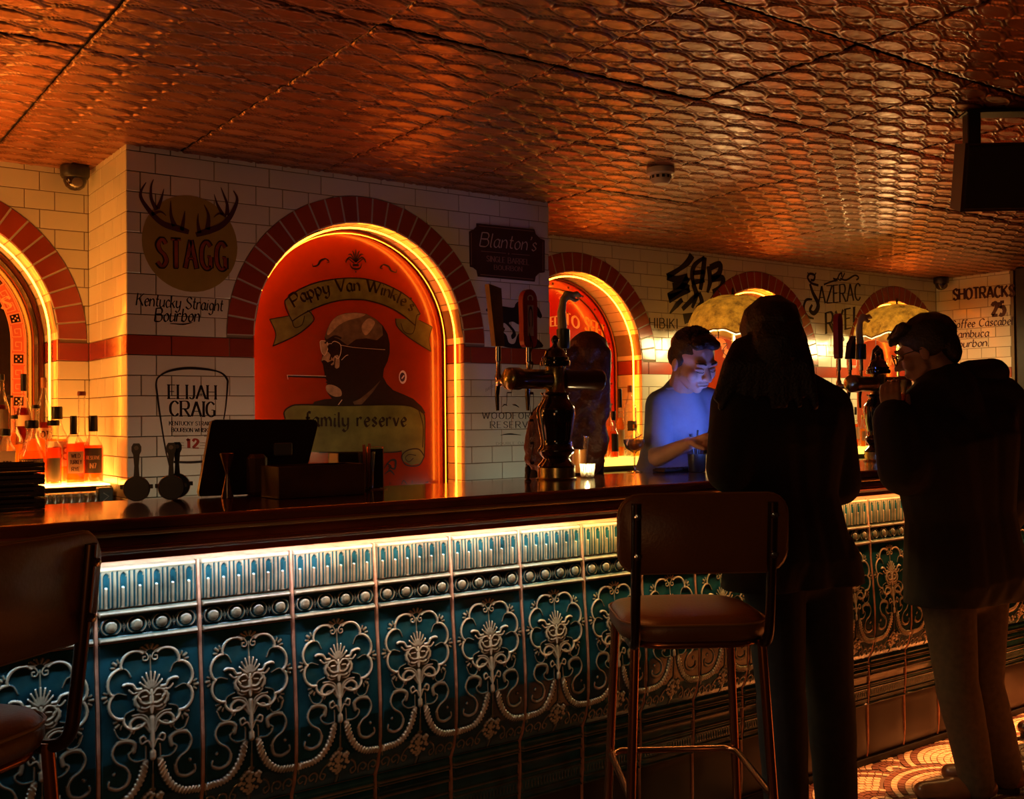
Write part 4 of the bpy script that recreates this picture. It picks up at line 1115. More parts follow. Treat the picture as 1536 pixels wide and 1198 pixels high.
art_strokes(t, 'emblem', [([(338, 282), (372, 282)], .005), ([(338, 285), (336, 340), (332, 375)], .003), ([(302, 384), (320, 368), (340, 376)], [.002, .006, .002]), ([(378, 370), (400, 372), (425, 388)], [.002, .007, .002]), ([(290, 588), (360, 580), (440, 588)], [.001, .007, .001]), ([(425, 245), (485, 255)], .006)], g6, pfP, black_paint)

# right wall signs
g7 = pp(zm(4.8, 940, 370), Y_R); g8 = pp(zm(4.315, 1180, 370), Y_R)
t = sign(back_r, 'painted_sign', 'large black brush character above small black lettering')
art_strokes(t, 'character', [([(470, 60), (440, 110), (380, 160), (290, 215)], [.05, .045, .03, .04]), ([(290, 215), (360, 235), (440, 215)], .045), ([(440, 220), (390, 300), (300, 360)], [.05, .04, .05]), ([(330, 285), (400, 280), (450, 300)], .045), ([(300, 375), (380, 340), (455, 310)], [.06, .04, .03]),
    ([(310, 480), (360, 420), (400, 380)], [.01, .035, .03]), ([(560, 75), (490, 130), (470, 200), (480, 270)], [.02, .04, .03]), ([(560, 75), (550, 180), (530, 310)], [.04, .045, .03]), ([(475, 190), (560, 180)], .03), ([(470, 260), (560, 240)], .03),
    ([(480, 270), (500, 350), (470, 440)], [.04, .04, .02]), ([(400, 450), (460, 390), (520, 330)], [.03, .035, .02]), ([(520, 330), (540, 400), (500, 440)], [.03, .04, .015]), ([(590, 140), (600, 250), (580, 330)], [.04, .04, .02]), ([(600, 150), (670, 125), (665, 190), (610, 230)], .042), ([(610, 235), (690, 225), (680, 290), (620, 330)], .042),
    ([(410, 520), (480, 500), (520, 480)], [.07, .05, .02])], g7, pfR, black_paint)
textline(t, 'lettering', 'HIBIKI', g7(165, 582), g7(365, 588), .060, pfR, black_paint, w=.17, nib=0, thin=.5, track=.3, serif=.06)
textline(t, 'lettering', 'SUNTORY WHISKY', g7(150, 603), g7(362, 612), .013, pfR, black_paint, w=.16, track=.26)
t = sign(back_r, 'painted_sign', 'black lettering with curling scrolls between two arches')
def lab(s_, A, B, h, **k): textline(t, 'lettering', s_, g8(*A), g8(*B), h, pfR, black_paint, **k)
lab('AZERAC', (205, 370), (480, 345), .125, w=.15, nib=0, thin=.4, track=.14, serif=.08)
lab('RYE!', (255, 560), (440, 520), .145, w=.17, nib=0, thin=.4, track=.2, serif=.08)
lab('STRAIGHT', (235, 655), (340, 655), .028, w=.12, track=.3); lab('WHISKEY', (270, 695), (350, 700), .024, w=.12, track=.3)
art_strokes(t, 'scrollwork', [([(205, 250), (160, 235), (135, 200), (150, 175), (180, 185), (175, 215), (155, 215)], .018), ([(150, 240), (170, 300), (200, 360), (200, 400), (175, 430), (150, 410), (165, 375)], [.02, .035, .04, .03, .018]), ([(165, 340), (125, 345), (110, 400), (135, 450), (175, 465)], [.012, .02, .022, .02, .012]),
    ([(300, 205), (325, 210), (340, 180), (355, 170), (355, 195)], .014), ([(345, 205), (385, 215), (440, 185), (465, 200), (450, 215)], .014), ([(240, 245), (290, 225), (330, 215)], .013), ([(330, 205), (350, 215), (375, 170)], .012), ([(140, 180), (135, 165)], .01), ([(180, 185), (190, 168)], .01),
    ([(290, 490), (320, 570), (350, 605), (370, 600), (360, 580)], [.012, .022, .018, .012])], g8, pfR, black_paint)
pfE = lambda y, z, d=.0008: (X_END-d, y, z)
gE = pp(zm(4.315, 1180, 370), X_END, ax='x')
t = sign(endw, 'painted_sign', 'dark purple brush lettering listing drinks and a price')
purple = mat('aubergine_sign_paint', (.030, .006, .020), .4)
textline(t, 'lettering', 'SHOTRACKS', gE(1078, 345), gE(1475, 320), .085, pfE, purple, w=.24, nib=20, thin=.45, track=.16)
textline(t, 'lettering', '25.', gE(1328, 448), gE(1432, 440), .10, pfE, purple, w=.34, nib=20, thin=.5, track=.16)
textline(t, 'lettering', 'Coffee Cascabel', gE(1060, 528), gE(1462, 502), .058, pfE, purple, w=.18, nib=30, thin=.45, track=.13, slant=.15)
textline(t, 'lettering', 'Sambuca', gE(1070, 592), gE(1308, 580), .058, pfE, purple, w=.18, nib=30, thin=.45, track=.13, slant=.15)
textline(t, 'lettering', 'Bourbon.', gE(1070, 655), gE(1308, 642), .058, pfE, purple, w=.18, nib=30, thin=.45, track=.13, slant=.15)

# ================================================================== things on and behind the bar
CT = 1.2152                                  # counter top
def px2m(p, n):                              # n photograph pixels at point p, in metres
    return n*(Vector(p)-Vector((0, 0, CAM_Z))).dot(_f)/F_PX
chrome = mat('chrome', (.55, .50, .45), .14, 1.0)
brass = mat('brass', (.42, .36, .15), .25, .9, bump=.05)
blackg = mat('black_glaze', (.012, .009, .007), .10, coat=.8)
blackp = mat('black_plastic', (.015, .012, .010), .38)
steel = mat('brushed_steel', (.30, .27, .22), .28, .9)
glass_c = glass('clear_glass', (.97, .98, .96), .97, (1, 1, 1), .02, .25)
RX = Matrix.Rotation(PI/2, 3, 'X'); RY = Matrix.Rotation(PI/2, 3, 'Y')

# ---- lit shelves and bottles
def shelf(name, label, x0, x1, y0, y1, z, glow_m, front=False):
    t = thing(name, label, 'shelf', ((x0+x1)/2, (y0+y1)/2, 1.121))
    L = x1-x0; D = y1-y0; h = z-1.121
    MB().box((0, 0, (h-.006)/2), (L, D, h-.006), bev=.003).build('body', mat('shelf_laminate', (.07, .06, .04), .4), t)
    MB().box((0, 0, h-.003), (L-.01, D-.01, .006)).build('lit_panel', glow_m, t)
    if front: MB().box((0, -D/2-.003, h*.66), (L-.01, .006, h*.5)).build('lit_front', glow_m, t)
    return t
glowL = emis('shelf_glow_orange', (1.0, .33, .04), 26.0)
glowR = emis('shelf_glow_yellow', (1.0, .55, .07), 2.6)
SH = 1.200
shelf('lit_shelf', 'orange glowing shelf under the bottles in the left recess', -.1, 1.118, 4.20, 4.585, SH, glowL)
shelf('lit_shelf', 'yellow glowing shelf under the bottles in front of the scarlet panel', 3.70, 4.72, 4.525, 4.755, SH-.005, glowR, True)
shelf('lit_shelf', 'yellow glowing shelf at the far right end of the back bar', 6.15, 7.45, 4.525, 4.755, SH-.005, glowR, True)

CAPS = {'black': mat('black_cap', (.010, .008, .007), .3), 'red': mat('dark_red_cap', (.16, .02, .015), .35), 'cork': mat('cork_stopper', (.35, .14, .06), .6, bump=.2), 'gold': mat('gold_cap', (.5, .3, .08), .3, .8)}
LIQ = {'amber': glass('amber_spirit', (1.0, .50, .12), .60, (1.0, .48, .08), .05, .12), 'red': glass('red_amber_spirit', (1.0, .32, .07), .60, (1.0, .30, .05), .05, .12),
       'clear': glass('clear_spirit', (.95, .9, .75), .85, (.9, .85, .6), .05, .12), 'dark': glass('dark_spirit', (.35, .08, .02), .6, (.45, .10, .02), .05, .12), 'yellow': glass('yellow_spirit', (1, .75, .25), .6, (1, .7, .2), .05, .12)}
LBL = {'cream': mat('cream_label', (.50, .33, .20), .6), 'tan': mat('tan_label', (.42, .22, .12), .6), 'dark': mat('dark_label', (.045, .028, .022), .5), 'red': mat('red_label', (.35, .05, .03), .5), 'olive': mat('olive_label', (.16, .12, .06), .5), 'pale': mat('pale_label', (.62, .50, .36), .6)}
ink = mat('label_ink', (.06, .012, .008), .5)
def bottle(px, pyb, pyt, wpx, Y, label, capc='black', liq='amber', lab=None, text=(), shape='round', sh=.60, fill=.72, neck=.34, capl=.13, group=None, square=False, lh=(.12, .42), z=SH):
    x = at(px, pyb, 'y', Y).x; p = (x, Y, z)
    h = px2m(p, pyb-pyt); r = px2m(p, wpx)/2; rn = r*neck
    t = thing('bottle', label, 'bottle', (x, Y, z+.0012), .0, group)
    n = 4 if square else 16
    k = 1.30 if square else 1.0
    M = Matrix.Rotation(PI/4 if square else 0, 3, 'Z')
    if shape == 'decanter': body = [(r*.78, 0), (r*.86, .008), (r, h*.40), (r*.97, h*.48), (r*.72, h*.56), (rn*1.3, h*.70), (rn, h*.76)]
    elif shape == 'tall': body = [(r*.95, 0), (r, .008), (r, h*sh), (r*.86, h*(sh+.06)), (rn*1.25, h*(sh+.14)), (rn, h*(sh+.20))]
    else: body = [(r*.95, 0), (r, .008), (r, h*sh*.92), (r*.93, h*sh), (r*.6, h*(sh+.08)), (rn*1.1, h*(sh+.15)), (rn, h*(sh+.2))]
    prof = [(.0005, .0)]+body+[(rn, h*(1-capl)), (rn*1.15, h*(1-capl)), (rn*1.15, h*(1-capl)+.006), (rn*.8, h*(1-capl)+.006)]
    prof = [(a*k if i < len(body) else a, b_) for i, (a, b_) in enumerate(prof)]
    autosmooth(MB().lathe(prof, n if not square else 4, M=M, cap=False).build('glass_body', glass_c, t) if not square else MB().lathe(prof, 4, M=M, cap=False).build('glass_body', glass_c, t), 50)
    # liquid: same section, slightly smaller
    lv = h*fill*.8; q = [(a*.93, min(max(b_, .006), lv)) for a, b_ in prof[1:] if b_ < lv]
    def rad_at(zz):
        for (a, za), (b_, zb) in zip(prof[1:-1], prof[2:]):
            if za <= zz <= zb and zb > za: return a+(b_-a)*(zz-za)/(zb-za)
        return prof[-3][0]
    q.append((rad_at(lv)*.93, lv))
    autosmooth(MB().lathe([(.0005, .006)]+q+[(.0005, lv)], 4 if square else 16, M=M, cap=False).build('liquid', LIQ[liq], t), 50)
    autosmooth(MB().lathe([(rn*1.05, h*(1-capl)+.001), (rn*1.22, h*(1-capl)+.002), (rn*1.22, h-.004), (rn*1.1, h), (.0005, h)], 14, cap=False).build('cap', CAPS[capc], t), 40)
    if lab:
        # curved (or flat) label that faces the room
        a0 = -PI/2-.25; mb = MB(); z0, z1 = h*lh[0], h*lh[1]
        rr = (r*k*.7071 if square else r)+.0007
        if square:
            f = lambda u, v: Vector((u*rr*.86, -rr-.0004, z0+(z1-z0)*v))
        else:
            f = lambda u, v: Vector((rr*math.cos(a0+u*.95), rr*math.sin(a0+u*.95), z0+(z1-z0)*v))
        N = 8
        for i in range(N):
            mb.add([f(-1+2*i/N, 0), f(-1+2*(i+1)/N, 0), f(-1+2*(i+1)/N, 1), f(-1+2*i/N, 1)], [(0, 1, 2, 3)])
        lo = mb.build('label', LBL[lab], t)
        for s_, v0, hh, wd in text:
            W = text_width(s_, .2); mb = MB()
            g = lambda x_, y_: f(-wd+2*wd*x_/W, v0+hh*y_)*1.0+Vector((0, -.0006, 0))
            lettering(mb, s_, g, w=.22, nib=0, thin=.5, track=.2, ax=2*wd*rr*.95/W/(hh*(z1-z0)))
            mb.build('lettering', ink if lab not in ('dark', 'olive') else LBL['tan'], lo)
    return t
BG = 'spirit bottles on the glowing shelf at the left'
bottle(8.5, 723, 636, 27, 4.27, 'amber bottle with an arched pale emblem label beside the dark crates', 'black', 'yellow', 'cream', (('101', .3, .3, .5),), group=BG, square=True, lh=(.18, .62), sh=.66, neck=.45)
bottle(48, 726, 628, 40, 4.27, 'squat decanter-shaped bottle of red-orange spirit in the front row', 'black', 'red', 'dark', (("MAKERS", .45, .35, .7),), 'decanter', group=BG, lh=(.30, .42), neck=.40, fill=.66)
bottle(80.5, 724, 627, 23, 4.26, 'slim bottle of red spirit with a small grey-green strip label', 'black', 'red', 'olive', (), group=BG, lh=(.06, .42), neck=.62, fill=.72, capl=.09)
bottle(110.5, 723, 621, 28, 4.27, 'orange bottle with a tan label that reads wild turkey rye', 'black', 'red', 'tan', (('WILD', .70, .18, .55), ('TURKEY', .42, .18, .75), ('RYE', .10, .18, .5)), group=BG, lh=(.16, .48), square=True, sh=.60, neck=.30, capl=.28, fill=.74)
bottle(140, 721, 620, 29, 4.27, 'rightmost front bottle with a dark curved label and long black cap', 'black', 'red', 'dark', (('RESERVE', .55, .14, .7), ('N7', .2, .2, .3)), group=BG, lh=(.15, .52), sh=.56, neck=.38, capl=.24, fill=.70)
bottle(123, 721, 585, 25, 4.37, 'tall narrow-necked bottle standing behind the rye bottle', 'red', 'red', 'red', (('71', .4, .3, .4),), group=BG, lh=(.2, .42), sh=.40, neck=.40, capl=.05, fill=.55)
bottle(86, 722, 607, 31, 4.36, 'wide amber bottle with a pale label and thick black cap, second row', 'black', 'amber', 'pale', (('B', .3, .45, .4),), group=BG, lh=(.22, .55), sh=.62, neck=.42, capl=.17)
bottle(66, 722, 565, 24, 4.46, 'dark bottle with a reddish cork top and a slanted LOT tag', 'cork', 'dark', 'pale', (('LOT', .25, .5, .7),), group=BG, lh=(.40, .52), sh=.70, neck=.28, capl=.10)
bottle(54, 722, 604, 28, 4.39, 'wide clear bottle with a black cap and green neck band behind the decanter', 'black', 'amber', None, (), group=BG, sh=.58, neck=.36, capl=.05)
bottle(36, 722, 559, 24, 4.50, 'long-necked bottle with a cream band label against the black panel', 'black', 'dark', 'cream', (), group=BG, lh=(.52, .62), sh=.64, neck=.30, capl=.16, fill=.86)
bottle(3, 722, 558, 22, 4.50, 'tall dark-labelled bottle at the left edge of the picture', 'black', 'dark', 'dark', (), group=BG, lh=(.50, .68), sh=.70, neck=.30, capl=.06, fill=.9)
bottle(16, 722, 591, 15, 4.53, 'slender square clear bottle behind the amber one with the emblem', 'black', 'amber', None, (), group=BG, square=True, sh=.8, neck=.5, capl=.03)
bottle(22, 724, 620, 24, 4.40, 'broad-shouldered clear bottle of amber spirit between the crates and the decanter', 'black', 'amber', None, (), group=BG, sh=.66, neck=.35, capl=.06)
BR = 'spirit bottles on the glowing shelf by the scarlet panel'
zR = SH-.005
bottle(911.5, 689, 573, 12, 4.70, 'tall bottle with a dark red cap nearest the beer tower', 'red', 'amber', None, (), group=BR, sh=.55, neck=.4, capl=.12, z=zR)
bottle(905, 689, 628, 11, 4.57, 'short bottle with a pale striped label beside the beer tower', 'gold', 'amber', 'pale', (), group=BR, lh=(.1, .5), sh=.62, neck=.4, z=zR)
bottle(921, 689, 619, 14, 4.55, 'bottle with a dark label over red spirit, front row by the scarlet panel', 'black', 'red', 'dark', (), group=BR, lh=(.14, .52), sh=.52, neck=.42, capl=.2, z=zR)
bottle(915, 688, 607, 13, 4.64, 'amber bottle with a short black cap behind the dark-labelled one', 'black', 'amber', None, (), group=BR, sh=.58, neck=.4, capl=.15, z=zR)
bottle(931, 688, 586, 13, 4.64, 'tall amber bottle with a long black neck wrap', 'black', 'amber', 'cream', (), group=BR, lh=(.15, .4), sh=.48, neck=.4, capl=.28, z=zR)
bottle(946, 687, 581, 19, 4.66, 'large clear round-shouldered bottle with a small label beside the bartender', 'cork', 'clear', 'olive', (), group=BR, lh=(.36, .5), sh=.70, neck=.32, capl=.10, z=zR, fill=.9)
bottle(953, 689, 640, 14, 4.56, 'short yellow bottle behind the cocktail glass', 'gold', 'yellow', None, (), group=BR, sh=.66, neck=.4, z=zR)
BF = 'spirit bottles at the far end of the back bar'
bottle(1284, 660, 600, 9, 4.62, 'dark-necked bottle seen between the two customers', 'black', 'red', 'cream', (), group=BF, lh=(.2, .5), sh=.55, capl=.2, z=zR)
bottle(1294, 660, 612, 9, 4.56, 'amber bottle just right of the dark-necked one between the customers', 'gold', 'amber', 'tan', (), group=BF, lh=(.2, .5), sh=.6, z=zR)
bottle(1274, 661, 618, 10, 4.56, 'orange bottle just left of the dark-necked one between the customers', 'black', 'amber', 'pale', (), group=BF, lh=(.2, .5), sh=.6, z=zR)

# ---- shot glasses, upside down in two rows on the back counter
gproto = None; yy = at(95, 751, 'z', 1.121).y
for row in range(2):
    for i in range(9):
        X = at(42+i*12.2+row*5, 748, 'y', 4.11+row*.05).x
        if gproto is None:
            g = thing('shot_glass', 'small upturned shot glass in the rows under the lit bottle shelf', 'glass', (0, 0, 0), 0, 'upturned shot glasses under the bottle shelf')
            autosmooth(MB().lathe([(.020, 0), (.021, .002), (.0165, .052), (.012, .055), (.0005, .055)], 12, cap=False).build('glass_wall', glass('bluish_glass', (.85, .93, .95), .80, (.8, .9, 1), .04, .45), g))
            autosmooth(MB().lathe([(.0005, .044), (.0155, .044), (.0163, .0535), (.0005, .0535)], 12, cap=False).build('thick_base', glass('bluish_glass'), g)); gproto = g; o = g
        else: o = copy_tree(gproto)
        o.location = (X, 4.11+row*.05, 1.1212)
        o['label'] = ('leftmost', 'second', 'third', 'fourth', 'fifth', 'sixth', 'seventh', 'eighth', 'rightmost')[i]+(' from the left' if 0 < i < 8 else '')+' shot glass in the '+('front', 'rear')[row]+' row under the lit bottle shelf'
t = thing('small_display', 'small dark box with a pale chevron beside the shot glasses', 'display', (at(157, 738, 'y', 4.14).x, 4.14, 1.121))
MB().box((0, 0, .035), (.055, .04, .07), bev=.004).build('case', mat('dark_green_case', (.03, .045, .035), .4), t)
mb = MB(); f_ = lambda x, z: (x, -.0206, z)
stroke_poly(mb, [(-.010, .050), (.010, .036), (-.010, .020)], .004, f_); mb.build('chevron', mat('pale_mark', (.35, .38, .30), .5), t)

# ---- dark crates at the left end
for i in range(4):
    p = at(6, 752, 'z', CT)
    z0 = CT+.0008+i*.0315
    t = thing('slatted_tray', ['lowest', 'second from bottom', 'third from bottom', 'topmost'][i]+' of four dark slatted trays stacked on the bar at the left edge', 'tray', (p.x-.045, 3.03, z0), 0, 'dark slatted trays stacked at the left edge')
    MB().box((0, 0, .002), (.17, .12, .004)).build('bottom', blackp, t)
    for sy in (-1, 1):
        for zz in (.010, .0215): MB().box((0, sy*.058, zz), (.17, .005, .009), bev=.001).build('slat', mat('dark_tray_wood', (.035, .016, .009), .5, var=.3), t)
    for sx in (-1, 1): MB().box((sx*.0825, 0, .0155), (.005, .111, .023), bev=.001).build('end_board', mat('dark_tray_wood'), t)

# ---- cocktail strainers standing on the bar
def strainer(px, Y, lab, kx=1.0):
    p = at(px, 745, 'y', Y)
    t = thing('cocktail_strainer', lab, 'strainer', (p.x, Y, CT+.0008), -.35)
    R = .035
    b = MB().lathe([(R*.86, -.004), (R, -.004), (R*1.04, 0), (R, .004), (R*.86, .004)], 28, (0, 0, R*1.04), RX, cap=False)
    b.F += [tuple((i*5+4, ((i+1) % 28)*5+4, ((i+1) % 28)*5, i*5)) for i in range(28)]
    autosmooth(fixn(b.build('rim', mat('dark_steel', (.028, .025, .022), .35, .35), t)), 50)
    MB().lathe([(.0005, -.001), (R*.87, -.001), (R*.87, .001), (.0005, .001)], 28, (0, 0, R*1.04), RX, cap=False).build('plate', mat('grey_strainer_plate', (.05, .045, .036), .4, .3), t)
    b = MB(); P = [(-.008, R*2), (-.006, R*2+.03), (-.0085, R*2+.062), (-.013, R*2+.072), (-.013, R*2+.085), (-.008, R*2+.094), (.008, R*2+.094), (.013, R*2+.085), (.013, R*2+.072), (.0085, R*2+.062), (.006, R*2+.03), (.008, R*2)]
    b.prism(P, lambda x, z: (x, -.0025, z), lambda x, z: (x, .0025, z)); autosmooth(fixn(b.build('handle', mat('dark_steel'), t)))
    MB().lathe([(.0005, -.004), (.0062, -.004), (.0062, .004), (.0005, .004)], 14, (0, 0, R*2+.081), RX, cap=False).build('hang_hole', mat('pale_spot', (.5, .45, .36), .4), t)
    pts = []
    for i in range(150):
        a = -2.4+4.8*i/149; pts.append(((R*1.0+.002*math.cos(i*2.1))*math.sin(a), -.006+.003*math.sin(i*2.1), R*1.04-(R*1.0)*math.cos(a)))
    MB().tube(pts, .0007, 4).build('spring', steel, t)
    for s in (-1, 1): MB().box((s*(R+.004), 0, R*1.2), (.010, .004, .012), bev=.001).build('prong', mat('dark_steel'), t)
    return t
strainer(205, 3.02, 'dark steel strainer standing upright alone beside the corner of the pier')
strainer(257, 3.00, 'dark steel strainer standing upright in front of another, left of the tablet')
strainer(266, 3.07, 'dark steel strainer half hidden behind the one next to the tablet')

# ---- tablet till seen from behind, jigger, caddies, holder
t = thing('tablet', 'black tablet till on a stand seen from behind, left of the portrait arch', 'tablet', (at(385, 740, 'y', 3.05).x, 3.05, CT+.0008))
P = [at(x, y, 'y', 3.05) for x, y in ((298, 738), (299, 744), (308, 744), (440, 744), (452, 735), (486, 636), (483, 630), (478, 629), (333, 629), (326, 632), (323, 640))]
o_ = t.location
mb = MB(); mb.prism([(p.x, p.z) for p in P], lambda x, z: (x-o_.x, (z-CT)*.22-.004, max(z-o_.z, .0002)), lambda x, z: (x-o_.x, (z-CT)*.22+.012, max(z-o_.z, .0002)))
autosmooth(fixn(mb.build('case', blackp, t)), 30)
Q = [(o_.x+(p.x-o_.x)*.93, (CT+.12)+(p.z-CT-.12)*.9) for p in P]
mb = MB(); mb.prism(Q, lambda x, z: (x-o_.x, (z-CT)*.22+.0125, z-o_.z), lambda x, z: (x-o_.x, (z-CT)*.22+.0135, z-o_.z)); fixn(mb.build('screen', mat('dark_screen', (.01, .01, .012), .1), t))
MB().box((.02, .035, .05), (.07, .05, .10), bev=.008).build('stand', blackp, t)
MB().box((.085, -.004, .135), (.06, .012, .040), bev=.004).build('rear_cover', mat('grey_cover', (.10, .10, .09), .25), t)

p = at(341, 744, 'y', 2.975)
t = MB().lathe([(.0005, .001), (.015, 0), (.0185, .0005), (.0175, .006), (.0045, .066), (.0045, .070), (.021, .128), (.0215, .130), (.019, .128), (.003, .08), (.0005, .08)], 24, cap=False).build('jigger', mat('copper_steel', (.40, .22, .12), .2, .95))
t.location = (p.x, p.y, CT+.0006); autosmooth(t, 50); tag(t, 'double-ended metal jigger standing in front of the black tablet', 'jigger')

wood_c = mat('brown_caddy_wood', (.085, .032, .014), .45, var=.35, vscale=9, bump=.1)
def open_box(name, label, cat, c, d, rz, m, th=.006, parts='side_board', divs=0, group=None):
    t = thing(name, label, cat, c, rz, group); x, y, z = d
    MB().box((0, 0, th/2), (x-2*th, y-2*th, th)).build('bottom_board', m, t)
    for s in (-1, 1):
        MB().box((0, s*(y/2-th/2), z/2), (x, th, z), bev=.0015).build(parts, m, t)
        MB().box((s*(x/2-th/2), 0, z/2), (th, y-2*th, z), bev=.0015).build(parts, m, t)
    for i in range(divs): MB().box((-x/2+x*(i+1)/(divs+1), 0, z*.48), (th*.6, y-2*th, z*.88)).build('divider', m, t)
    return t
a_ = at(418, 749, 'z', CT); b_ = at(548, 741, 'z', CT)
ang = math.atan2(b_.y-a_.y, b_.x-a_.x); L_ = math.hypot(b_.x-a_.x, b_.y-a_.y)
cx_ = (a_.x+b_.x)/2-math.sin(ang)*.06; cy_ = (a_.y+b_.y)/2+math.cos(ang)*.06
open_box('bar_caddy', 'low brown wooden caddy box nearest the bar edge, in front of the tablet', 'caddy', (cx_, cy_, CT+.0008), (L_, .12, .092), ang, wood_c, divs=2)
p = at(365, 742, 'y', 3.02)
mb = MB().box((0, 0, .062), (.055, .05, .124), bev=.012); t = mb.build('napkin_block', wood_c); t.location = (p.x+.035, 3.00, CT+.0008); autosmooth(t, 30); tag(t, 'brown rounded wooden block between the jigger and the low caddy', 'block')
p0 = at(500, 735, 'y', 3.06)
t = open_box('bar_caddy', 'taller dark box with compartments behind the low brown caddy', 'caddy', (p0.x+.075, 3.06, CT+.0008), (.15, .075, .118), 0, blackp, divs=3)
p = at(560, 735, 'y', 3.02)
t = thing('menu_holder', 'upright dark menu stand with a clear edge at the right of the caddies', 'menu stand', (p.x, 3.005, CT+.0008))
MB().box((0, 0, .066), (.052, .006, .125), bev=.001).build('card', mat('dark_card', (.02, .010, .008), .5), t)
acr = mat('acrylic_edge', (.8, .35, .2), .1, coat=.5)  # clear acrylic; its orange edge light is put into the colour
for s in (-1, 1): MB().box((s*.0275, 0, .068), (.002, .008, .132)).build('edge', acr, t)
MB().box((0, 0, .135), (.057, .008, .002)).build('edge', acr, t)
MB().box((0, 0, .001), (.06, .05, .002)).build('foot', acr, t)
p = at(528, 700, 'y', 3.06)
t = thing('straw_glass', 'clear tumbler with short straws standing among the dark caddies', 'glass', (p.x+.012, 2.985, CT+.0008))
autosmooth(MB().lathe([(.0005, .001), (.022, 0), (.029, .120), (.0275, .120), (.021, .006), (.0005, .006)], 18, cap=False).build('glass_wall', glass_c, t))
rr = random.Random(5)
for i in range(7):
    a = rr.uniform(0, 6.28); r_ = rr.uniform(.003, .010)
    MB().tube([(r_*math.cos(a), r_*math.sin(a), .008), (r_*1.6*math.cos(a), r_*1.6*math.sin(a), .128+rr.uniform(0, .02))], .0022, 6).build('straw', mat('red_straw', (.45, .10, .05), .4), t)

# ---- beer towers
def hand_mesh():
    """bent pale hand rising from a cuff: wrist, palm, four fingers and thumb pinched together"""
    S = [((0, 0, 0), (0, .004, .045), .0135, .0120), ((0, .004, .045), (.008, .004, .085), .0120, .0100), ((.008, .004, .085), (.024, .004, .103), .0105, .0125), ((.024, .004, .103), (.046, .004, .104), .0130, .0110)]
    for k, (dy, dz, l) in enumerate(((-.010, .004, .026), (-.0035, .007, .031), (.0035, .006, .029), (.010, .002, .023))):
        S += [((.044, dy+.004, .104+dz*.5), (.044+l*.6, dy*.8+.004, .107+dz), .0050, .0045), ((.044+l*.6, dy*.8+.004, .107+dz), (.046+l*1.15, dy*.4+.004, .100+dz*.4), .0045, .0034)]
    S += [((.028, -.006, .094), (.048, -.004, .086), .0055, .0046), ((.048, -.004, .086), (.068, .001, .092), .0046, .0035)]
    return [(tuple(q*1.12 for q in a), tuple(q*1.12 for q in b), r0*1.28, r1*1.25) for a, b, r0, r1 in S]
def blob(name, caps, ells, m, parent=None, voxel=.008, smooth=2, fac=.5, loc=None, rot=None):
    """one continuous skin grown over tapered capsules and ellipsoids"""
    bm = bmesh.new()
    def sph(c, r, R=None):
        M = Matrix.Translation(Vector(c)) @ (R.to_4x4() if R is not None else Matrix()) @ Matrix.Diagonal((*r, 1))
        bmesh.ops.create_icosphere(bm, subdivisions=2, radius=1, matrix=M)
    for (a, b, r0, r1) in caps:
        a, b = Vector(a), Vector(b); d = b-a
        sph(a, (r0,)*3); sph(b, (r1,)*3)
        if d.length > 1e-5:
            M = Matrix.Translation((a+b)/2) @ d.to_track_quat('Z', 'Y').to_matrix().to_4x4()
            bmesh.ops.create_cone(bm, cap_ends=True, segments=16, radius1=r0, radius2=r1, depth=d.length, matrix=M)
    for e in ells: sph(*e)
    me = bpy.data.meshes.new(name); bm.to_mesh(me); bm.free()
    o = bpy.data.objects.new('tmp', me); C.objects.link(o)
    md = o.modifiers.new('r', 'REMESH'); md.mode = 'VOXEL'; md.voxel_size = voxel
    if smooth:
        s = o.modifiers.new('s', 'SMOOTH'); s.factor = fac; s.iterations = smooth
    dg = bpy.context.evaluated_depsgraph_get(); dg.update()
    m2 = bpy.data.meshes.new_from_object(o.evaluated_get(dg)); m2.name = name
    bpy.data.objects.remove(o); bpy.data.meshes.remove(me)
    m2.materials.clear(); m2.materials.append(m)
    m2.polygons.foreach_set('use_smooth', [True]*len(m2.polygons))
    return link(name, m2, parent, loc, rot)
handle_wood = mat('tan_handle_wood', (.17, .085, .035), .4, var=.25, vscale=20)
red_enam = mat('red_handle_enamel', (.30, .025, .020), .22, coat=.6)
tube_m = mat('dark_brown_tower_tube', (.055, .022, .012), .28, coat=.4)
skin_pale = mat('pale_ceramic_hand', (.42, .38, .22), .4)
green_cuff = mat('dark_green_handle', (.035, .050, .028), .35)
